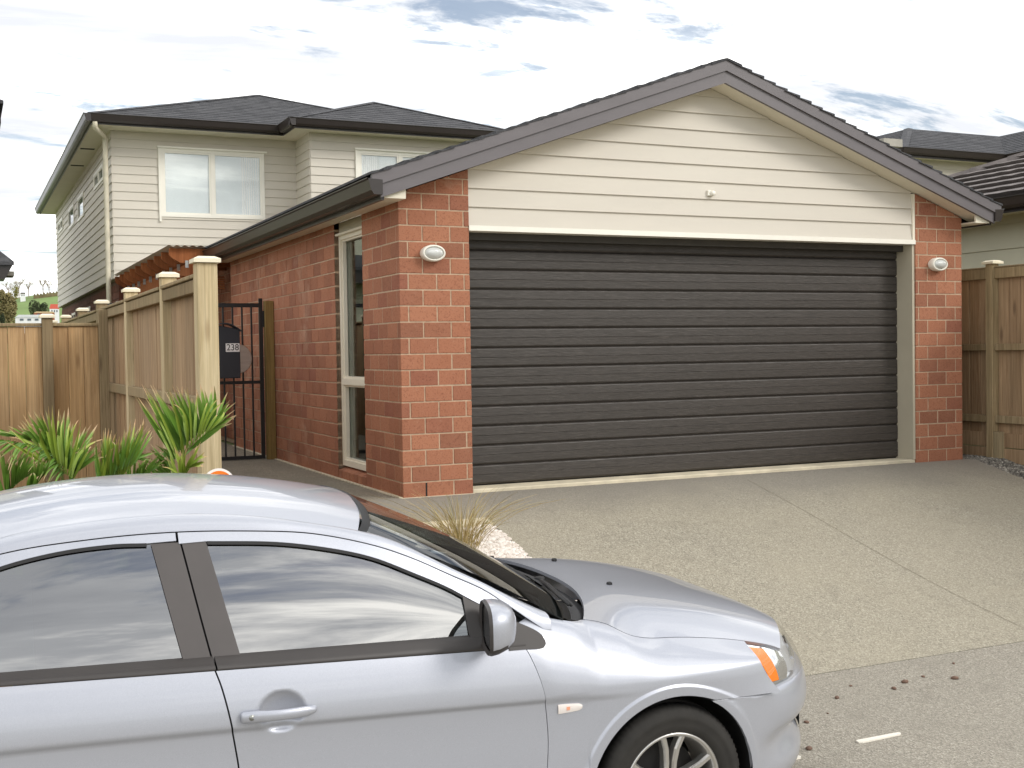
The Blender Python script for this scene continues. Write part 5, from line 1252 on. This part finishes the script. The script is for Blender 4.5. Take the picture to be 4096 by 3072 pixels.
    for nm, a0, a1, t0, t1, mt, of in (('indicator', .012, .155, .14, .93, simple('amber_lens', srgb(244, 130, 22), .25, var=.05), -.008), ('reflector', .155, .30, .10, .98, CHR, -.010), ('lamp_base', .01, .5, .0, .13, CHR, -.010), ('projector', .62, .8, .3, .7, CHR, -.010)):
        o = hp_(nm, a0, a1, t0, t1, mt, of, 8, 6, .02); o.parent = hl
    o = hp_('lens', 0, 1, 0, 1, LENS, .004); o.parent = hl
    hp_('headlight_surround', -.012, 1.0, -.04, 0.0, RUB, -.004, 18, 1)
    hp_('headlight_surround', -.012, .004, -.04, 1.02, RUB, -.003, 2, 6)
# hood
Rr = [(x, y-.0015, Zh(x, y)) for x, y in zip(HLX, HLY)]
Rr0 = [(-.30, .675, .958), (-.22, .711, .938), (-.17, .719, .910), (-.13, .726, .884), (.01, .730, .862), (.19, .739, .841), (.31, .747, .821), (.43, .757, .799), (.49, .761, .780), (.54, .766, .757)]
Cc = [(-.115, 0, .972), (.05, 0, .960), (.20, 0, .940), (.35, 0, .912), (.50, 0, .876), (.62, 0, .842), (.70, 0, .812), (.76, 0, .778), (.80, 0, .735)]
def along(pts, t):
    p = [Vector(q) for q in pts]; l = [0]
    for a, b in zip(p[:-1], p[1:]): l.append(l[-1]+(b-a).length)
    return tuple(itp(t*l[-1], l, [q[k] for q in p]) for k in range(3))
rows = []
for i in range(81):
    t = i/80; r_, c_ = along(Rr, t), along(Cc, t); row = []
    for j in range(81):
        v = -1+2*j/80; a = abs(v)
        X_ = c_[0]+(r_[0]-c_[0])*a**2.2; Y_ = v*r_[1]; row.append((X_, Y_, Zh(X_, Y_)-.022*sst((t-.86)/.14)*(1-a**6)*0))
    rows.append(row)
panel('hood', rows, PAINT, CAR, 1, .014, center=(.2, 0, .2))
MB().tube([(x, -y, z) for x, y, z in [along(Rr, t) for t in fr(0, 1, 20)]], .001, 4)
for y in (.23, -.32):
    m = MB(); m.box((.042, -y-.010, .955), (.064, -y+.010, .970)); m.build('washer_nozzle', RUB, CAR, bevel=.004)
# bumper: plan curve right to left
rows = []
pz = (.18, .24, .30, .36, .40, .425, .455, .49, .54, .59, .612, .63); po = (-.06, -.02, -.012, -.035, -.045, -.025, .002, .012, .012, .0, -.012, -.018)
pl_ = []
for i in range(61):
    a = i/60; x = .145+(.93-.145)*(1-(1-a)**1.8); pl_.append((x, Wd(x)))
pl_ += [(.943, .12), (.946, 0)]
full = pl_+[(x, -y) for x, y in reversed(pl_[:-1])]
for i, (x, y) in enumerate(full):
    a = full[max(i-1, 0)]; b = full[min(i+1, len(full)-1)]; tx, ty_ = b[0]-a[0], b[1]-a[1]; l = math.hypot(tx, ty_); nx_, ny_ = -ty_/l, tx/l
    if nx_*(x+1)+ny_*y < 0: nx_, ny_ = -nx_, -ny_
    top = .641-.029*(min(x, .49)-.14)/.35-.003; k = sst((x-.34)/.28); rx = x-ARC[0]
    lo = ARC[1]+math.sqrt(max(0, ARC[2]**2-rx*rx)) if rx < ARC[2]-.001 else .32-.14*sst((rx-ARC[2])/.03)
    lo = min(lo, top-.002); r = []; sgn = 1 if y >= 0 else -1
    for j in range(27):
        z = lo+(top-lo)*min(1, j/24); o = itp(z, pz, po)*k
        if j > 24: o -= .030*(j-24)*k; z += .004*k
        yb = (YS(x, max(.36, z))-Wd(x))*sst((.60-x)/.24)
        r.append((x+nx_*o, y+ny_*o+sgn*yb, z))
    rows.append(r)
panel('front_bumper', rows, PAINT, CAR, 1, .012)
# lower intake and grille
def front_patch(name, x_from, z0_, z1_, mat, off, both=True):
    pts = [p for p in pl_ if p[0] >= x_from]; f2 = pts+[(x, -y) for x, y in reversed(pts[:-1])]; rows = []
    for i, (x, y) in enumerate(f2):
        rows.append([(x+off, y*(1+off*.3), z) for z in fr(z0_, z1_, 3)])
    return panel(name, rows, mat, CAR, 1, .0)
front_patch('lower_intake', .80, .33, .43, RUB, -.018)
front_patch('grille', .78, .625, .70, RUB, -.10)
front_patch('nose_panel', .50, .60, .64, INTD, -.13)
# cowl
rows = []
cow = [(-.30, .675, .958), (-.26, .655, .960), (-.205, .55, .962), (-.14, .29, .968), (-.115, 0, .970)]
cowx = lambda y: itp(abs(y), (0, .29, .55, .655, .70), (-.118, -.142, -.207, -.262, -.31))
wbx = lambda y: itp(abs(y), (0, .4, .6, .74), (-.235, -.275, -.325, -.385))
wbz = lambda y: itp(abs(y), (0, .4, .6, .74), (.992, .990, .986, .984))
for i in range(33):
    y = -.715+1.43*i/32; xa, xb = min(wbx(y)+.03, cowx(y)-.002), cowx(y)-.004; rows.append([(xa+(xb-xa)*t-.02*(t == 0), y, wbz(y)-.012+(.944-wbz(y))*sst(t*1.2)) for t in (0, .25, .5, .75, 1)])
panel('cowl', rows, INTD, CAR, 1, .0, center=(-.2, 0, 0))
# windscreen
hdx = lambda y: itp(abs(y), (0, .3, .5, .565), (-1.03, -1.05, -1.09, -1.125)); hdz = lambda y: itp(abs(y), (0, .3, .5, .565), (1.412, 1.400, 1.372, 1.348))
rows = []
for i in range(33):
    s = -1+2*i/32; r = []
    for j in range(25):
        t = j/24; yb, yt = s*.742, s*.562; y = yb+(yt-yb)*t; xb, zb_, xt, zt_ = wbx(yb)-.02, wbz(yb), hdx(yt)+.004, hdz(yt)-.003
        bow = .020*math.sin(math.pi*t); r.append((xb+(xt-xb)*t+bow*.5, y, zb_+(zt_-zb_)*t+bow))
    rows.append(r)
panel('windscreen', rows, WGL, CAR, 1, 0)
rows2 = [[rows[i][j] for j in (0, 1, 2, 3)] for i in range(33)]; rows2 = [[(p[0]-.004, p[1], p[2]-.004) for p in r] for r in rows2]
panel('windscreen_frit', rows2, RUB, CAR, 1, 0)
hs_ = []
for i in range(41):
    y = -.560+1.12*i/40; hs_.append([(hdx(y)-.006, y, hdz(y)+.0005), (hdx(y)+.004, y, hdz(y)+.001), (hdx(y)+.022, y*1.006, hdz(y)-.009), (hdx(y)+.030, y*1.008, hdz(y)-.018)])
panel('windscreen_seal', hs_, RUB, CAR, 1, .004)
# wipers
for pts in ([(-.20, -.50, .955), (-.235, -.30, .985), (-.30, .02, 1.018), (-.325, .25, 1.022)], [(-.19, .05, .965), (-.235, .25, .988), (-.30, .50, 1.005), (-.335, .66, 1.010)]):
    w_ = MB(); w_.tube([(p[0], -p[1], p[2]) for p in pts], [.013, .009, .007, .006], 6); w_.build('wiper', RUB, CAR, True)
    bl_ = MB(); q = [Vector((p[0]-.012, -p[1], p[2]+.004)) for p in pts[1:]]; bl_.tube([q[0], q[1], q[2]], .006, 6); bl_.build('wiper_blade', RUB, CAR, True)
    MB().tube([(pts[0][0], -pts[0][1], pts[0][2]-.02), (pts[0][0], -pts[0][1], pts[0][2]+.016)], .022, 10).build('wiper_pivot', RUB, CAR, True)
# roof, rear window, boot
rows = []
for i in range(61):
    t = i/60; xe = -1.128+(-2.72+1.128)*t; xc = -1.03+(-2.72+1.03)*t; ye, ze = A_(xe); ye -= .002
    zc2 = itp(xc, (-2.72, -2.5, -2.3, -2.0, -1.7, -1.4, -1.2, -1.03), (1.372, 1.446, 1.492, 1.520, 1.518, 1.486, 1.450, 1.410)); r = []
    for j in range(41):
        s = -1+2*j/40; a = abs(s); r.append((xe+(xc-xe)*(1-a**2.2), s*ye, ze+(zc2-ze)*(1-a**2.3)))
    rows.append(r)
panel('roof', rows, PAINT, CAR, 1, .012, center=(-1.8, 0, 0))
panel('headlining', [[(p[0]-.01, p[1]*.97, p[2]-.022) for p in r] for r in rows], INTD, CAR, 1, 0, center=(-1.8, 0, 0))
rows = []
for i in range(17):
    s = -1+2*i/16; rows.append([(x, s*(A_(x)[0]-.004), A_(x)[1]-.004+.045*(1-abs(s)**2.3)*(1-t*.6)) for t, x in ((j/12, -2.72-.56*j/12) for j in range(13))])
panel('rear_window', rows, CGL, CAR, 1, 0)
rows = []
for i in range(21):
    s = -1+2*i/20; rows.append([(-3.22-.40*t, s*.70*(1-.05*t), 1.055+.02*(1-abs(s)**2.5)-.02*t*t-(.04 if t > .97 else 0)) for t in fr(0, 1, 10)])
panel('boot_lid', rows, PAINT, CAR, 1, .01, center=(-3.4, 0, 0))
rows = []
for i in range(25):
    s = -1+2*i/24; rows.append([(-3.60-.05*(1-abs(s)**3)-(.03*math.sin(math.pi*t)), s*.80, 1.02-.82*t) for t in fr(0, 1, 12)])
panel('rear_bumper', rows, PAINT, CAR, 1, .01)
# door mirror, handles, repeaters
def mirror(sg):
    def ringm(x, ws, hs, cy, cz):
        o = []
        for k in range(28):
            a = 2*math.pi*k/28; ca, sa = math.cos(a), math.sin(a); e_ = .62
            o.append((x, -sg*(cy+ws*math.copysign(abs(ca)**e_, ca)), cz+hs*math.copysign(abs(sa)**e_, sa)))
        return o
    S_ = [(-.772, .118, .084), (-.76, .121, .088), (-.735, .117, .086), (-.705, .103, .077), (-.680, .078, .060), (-.668, .045, .034)]
    rings = [ringm(x, w_, hh, .905, 1.035+(x+.77)*.10) for x, w_, hh in S_]
    mo = bpy.data.objects.new('door_mirror', None); COL.objects.link(mo); mo.parent = CAR
    pv = Vector((-.72, -sg*.86, 0)); mo.matrix_local = Matrix.Translation(pv) @ Matrix.Rotation(sg*R(-13), 4, 'Z') @ Matrix.Translation(-pv)
    m = MB(); n = 28
    for r in rings: m.v += r
    for i in range(len(rings)-1): m.f += [(i*n+k, i*n+(k+1) % n, (i+1)*n+(k+1) % n, (i+1)*n+k) for k in range(n)]
    m.f.append(tuple((len(rings)-1)*n+k for k in range(n))); ho = m.build('housing', PAINT, mo, True)
    ho.data.materials.append(BLKP)
    for p in ho.data.polygons:
        c = p.center
        if c.x < -.754 or c.z < .990: p.material_index = 1
    m = MB(); inner = ringm(-.765, .103, .072, .905, 1.035); m.v = rings[0]+inner; m.f = [(k, (k+1) % n, n+(k+1) % n, n+k) for k in range(n)]; m.build('bezel', BLKP, mo, True)
    m = MB(); m.v = ringm(-.762, .103, .072, .905, 1.035); m.f = [tuple(range(n))]; m.build('mirror_glass', simple('mirror_silver', srgb(200, 205, 208), .02, 1.0, var=.0), mo)
    m = MB(); m.tube([(-.70, -sg*.72, .985), (-.70, -sg*.78, .985), (-.705, -sg*.83, 1.0)], [.034, .030, .028], 10); m.build('stalk', BLKP, mo, True)
for sg in (1, -1):
    mirror(sg)
    for hx_, par in ((-1.495, 'front'), (-2.58, 'rear')):
        dz = 0 if par == 'front' else .055
        # scooped cup
        rows = []
        for i in range(9):
            rr = .074*(1-i/8); rows.append([(hx_+.01+rr*math.cos(a), YS(hx_+.01+rr*math.cos(a), .838+dz+rr*.82*math.sin(a))+.0012-.030*(1-(rr/.074)**2)*0-.0, .838+dz+rr*.82*math.sin(a)) for a in fr(0, 2*math.pi, 28)])
        cupc = simple('handle_cup_paint', srgb(176, 176, 180), .32, .7, var=.05)
        cp = []
        for i, row in enumerate(rows):
            q = 1-i/8; cp.append([(p[0], p[1]-.026*(1-q*q)+.001, p[2]) for p in row])
        # real dish: cut is implied by a raised lip ring, the bowl sinks behind the skin
        z0_, z1_ = .830+dz, .838+dz
        hv_ = []; xs_ = [(-.125, .010, .015), (-.118, .014, .019), (-.075, .018, .020), (-.04, .026, .0185), (0, .030, .018), (.05, .028, .018), (.09, .020, .017), (.115, .012, .012), (.122, .008, .008)]
        m = MB(); n = 14
        for (dx, out, hh) in xs_:
            x = hx_+dx; zc2 = .838+dz-.030*(dx); yb = YS(x, zc2, False)
            for k in range(n):
                a = 2*math.pi*k/n; m.v.append((x, -sg*(yb+out-.004+.010*math.cos(a)*(1 if math.cos(a) > 0 else .6)), zc2+hh*math.sin(a)))
        for i in range(len(xs_)-1): m.f += [(i*n+k, i*n+(k+1) % n, (i+1)*n+(k+1) % n, (i+1)*n+k) for k in range(n)]
        m.f += [tuple(range(n)), tuple((len(xs_)-1)*n+k for k in range(n))]; hd = m.build('door_handle', PAINT, CAR, True)
        if par == 'front':
            y_ = YS(hx_-.092, .841, False)+.022; MB().tube([(hx_-.092, -sg*(y_-.006), .842), (hx_-.092, -sg*(y_+.0005), .842)], .0095, 16).build('key_lock', simple('lock_metal', srgb(168, 170, 164), .35, .8), hd, True)
    # repeater
    rows = []
    for i in range(9):
        x = -.492+.094*i/8; hh = .017*(1-.35*(i/8)**2)*(1 if i < 8 else .6); zc2 = .694-.002*i/8; rows.append([(x, YS(x, zc2)+.0035*math.sin(math.pi*min(.95, max(.05, (j+.5)/6)))+.002, zc2-hh+2*hh*j/5) for j in range(6)])
    rp_ = panel('side_repeater', rows, simple('repeater_lens', srgb(226, 218, 212), .2, var=.03, coat=.6), CAR, sg, .004)
    rows = [[(x, YS(x, z)+.0065, z) for z in fr(.687, .699, 3)] for x in fr(-.460, -.447, 3)]; b_ = panel('bulb', rows, simple('repeater_amber', srgb(232, 160, 128), .3), CAR, sg, .002); b_.parent = rp_
# wheels
ALLOY = simple('alloy', srgb(206, 204, 200), .28, .85, var=.05); TYRE = simple('tyre_rubber', srgb(40, 38, 35), .8, var=.22, scale=14); BRK = simple('brake_dark', srgb(38, 36, 34), .7)
def wheel(cx, sg):
    wo_ = bpy.data.objects.new('wheel', None); COL.objects.link(wo_); wo_.parent = CAR; wo_.location = (cx, -sg*.755, .316)
    def rev(name, prof_, mat, n=72, smooth2=True, groove=False):
        m = MB()
        for (r, y) in prof_:
            for k in range(n):
                a = 2*math.pi*k/n; rr = r-(.005 if groove and r > .300 and abs(y) > .045 and k % 2 == 0 else 0)-(.004 if groove and r > .29 and r <= .300 and k % 3 == 0 and abs(y) > .07 else 0)
                m.v.append((rr*math.cos(a), -sg*y, rr*math.sin(a)))
        for i in range(len(prof_)-1): m.f += [(i*n+k, i*n+(k+1) % n, (i+1)*n+(k+1) % n, (i+1)*n+k) for k in range(n)]
        return m.build(name, mat, wo_, smooth2)
    rev('tyre', [(.205, -.085), (.23, -.10), (.27, -.103), (.295, -.093), (.309, -.078), (.314, -.046), (.308, -.044), (.308, -.036), (.315, -.034), (.316, -.006), (.309, -.004), (.309, .004), (.316, .006), (.315, .034), (.308, .036), (.308, .044), (.314, .046), (.309, .078), (.299, .092), (.275, .102), (.262, .1035), (.258, .1015), (.24, .1025), (.222, .0985), (.208, .088), (.203, .080)], TYRE, 180, True, True)
    rim = rev('rim', [(.200, -.08), (.208, .082), (.209, .090), (.203, .093), (.196, .089), (.190, .078), (.182, .05), (.176, -.06)], ALLOY, 72)
    for k in range(5):
        a0 = math.pi/2-.06+k*2*math.pi/5
        for side in (-1, 1):
            m = MB(); ri = [(.040, .016, .011, .070), (.09, .017, .012, .072), (.14, .024, .013, .076), (.196, .044, .014, .082)]
            for (r, off, hw, y) in ri:
                for s2, d in ((-1, 0), (-.55, .009), (.55, .009), (1, 0), (1, -.03), (-1, -.03)):
                    u = side*off+s2*hw*.95; x, z = r*math.cos(a0)-u*math.sin(a0), r*math.sin(a0)+u*math.cos(a0); m.v.append((x, -sg*(y+d-.006), z))
            for i in range(3): m.f += [(i*6+q, i*6+(q+1) % 6, (i+1)*6+(q+1) % 6, (i+1)*6+q) for q in range(6)]
            m.f += [tuple(range(6)), tuple(18+q for q in range(6))]
            sp_ = m.build('spoke', ALLOY, wo_); sp_.parent = rim
    rev('hub_cap', [(.052, .05), (.052, .070), (.045, .078), (.02, .082), (.0005, .083)], ALLOY, 40)
    rev('brake_disc', [(.001, .0), (.150, .0), (.150, -.02)], BRK, 40)
for cx in (-.012, -2.635):
    for sg in (1, -1): wheel(cx, sg)
# interior
m = MB(); m.box((-2.9, -.74, .22), (-.3, .74, .30)); m.box((-.62, -.70, .55), (-.36, .70, .93)); m.box((-2.95, -.70, .30), (-2.75, .70, 1.0)); m.build('cabin_tub', INTD, CAR)
for sy in (-.38, .38):
    st_ = MB(); st_.box((-1.45, sy-.25, .42), (-.95, sy+.25, .56)); st_.prism([(-1.42, .50), (-1.62, 1.10), (-1.74, 1.08), (-1.56, .46)], ((0, sy, 0), (1, 0, 0), (0, 0, 1), (0, 1, 0)), -.24, .24); so = st_.build('front_seat', INT, CAR, bevel=.03)
    MB().box((-1.76, sy-.12, 1.14), (-1.66, sy+.12, 1.28)).build('headrest', INT, so, bevel=.03)
MB().box((-2.65, -.62, .42), (-2.2, .62, .56)).build('rear_seat', INT, CAR, bevel=.03)
m = MB(); m.prism([(-2.58, .5), (-2.80, 1.02), (-2.90, 1.0), (-2.70, .5)], ((0, 0, 0), (1, 0, 0), (0, 0, 1), (0, 1, 0)), -.62, .62); m.build('rear_seat', INT, CAR, bevel=.03)
m = MB(); sw_ = [(-.86+.04*math.sin(a)*.9-.10*math.sin(a)*.4, -.38+.185*math.cos(a), .93+.17*math.sin(a)) for a in fr(0, 2*math.pi, 32)]; m.tube(sw_, .014, 8, False); sw2 = m.build('steering_wheel', INT, CAR, True)
m = MB(); m.tube([(-.84, -.20, .93), (-.80, -.38, .91), (-.84, -.56, .93)], .014, 6); m.tube([(-.80, -.38, .91), (-.60, -.38, .85)], .03, 8); m.build('spokes', INT, sw2, True)
# dark inner body behind panel gaps
m = MB(); m.box((-3.45, -.70, .20), (-.45, .70, .24)); m.build('floor_pan', RUB, CAR)
for sg in (1, -1):
    rows = [[(x, YS(x, z)-.022, z) for z in fr(.22, zbl(x)-.01, 10)] for x in fr(-2.20, -.46, 40)]; panel('inner_skin', rows, RUB, CAR, sg, 0)
    rows = [[(x, gy_(z, -.03), z) for z in fr(belt_top(x)-.05, B_(x)[1]-.03, 6)] for x in fr(-1.80, -1.62, 4)]; panel('pillar_core', rows, INTD, CAR, sg, 0)
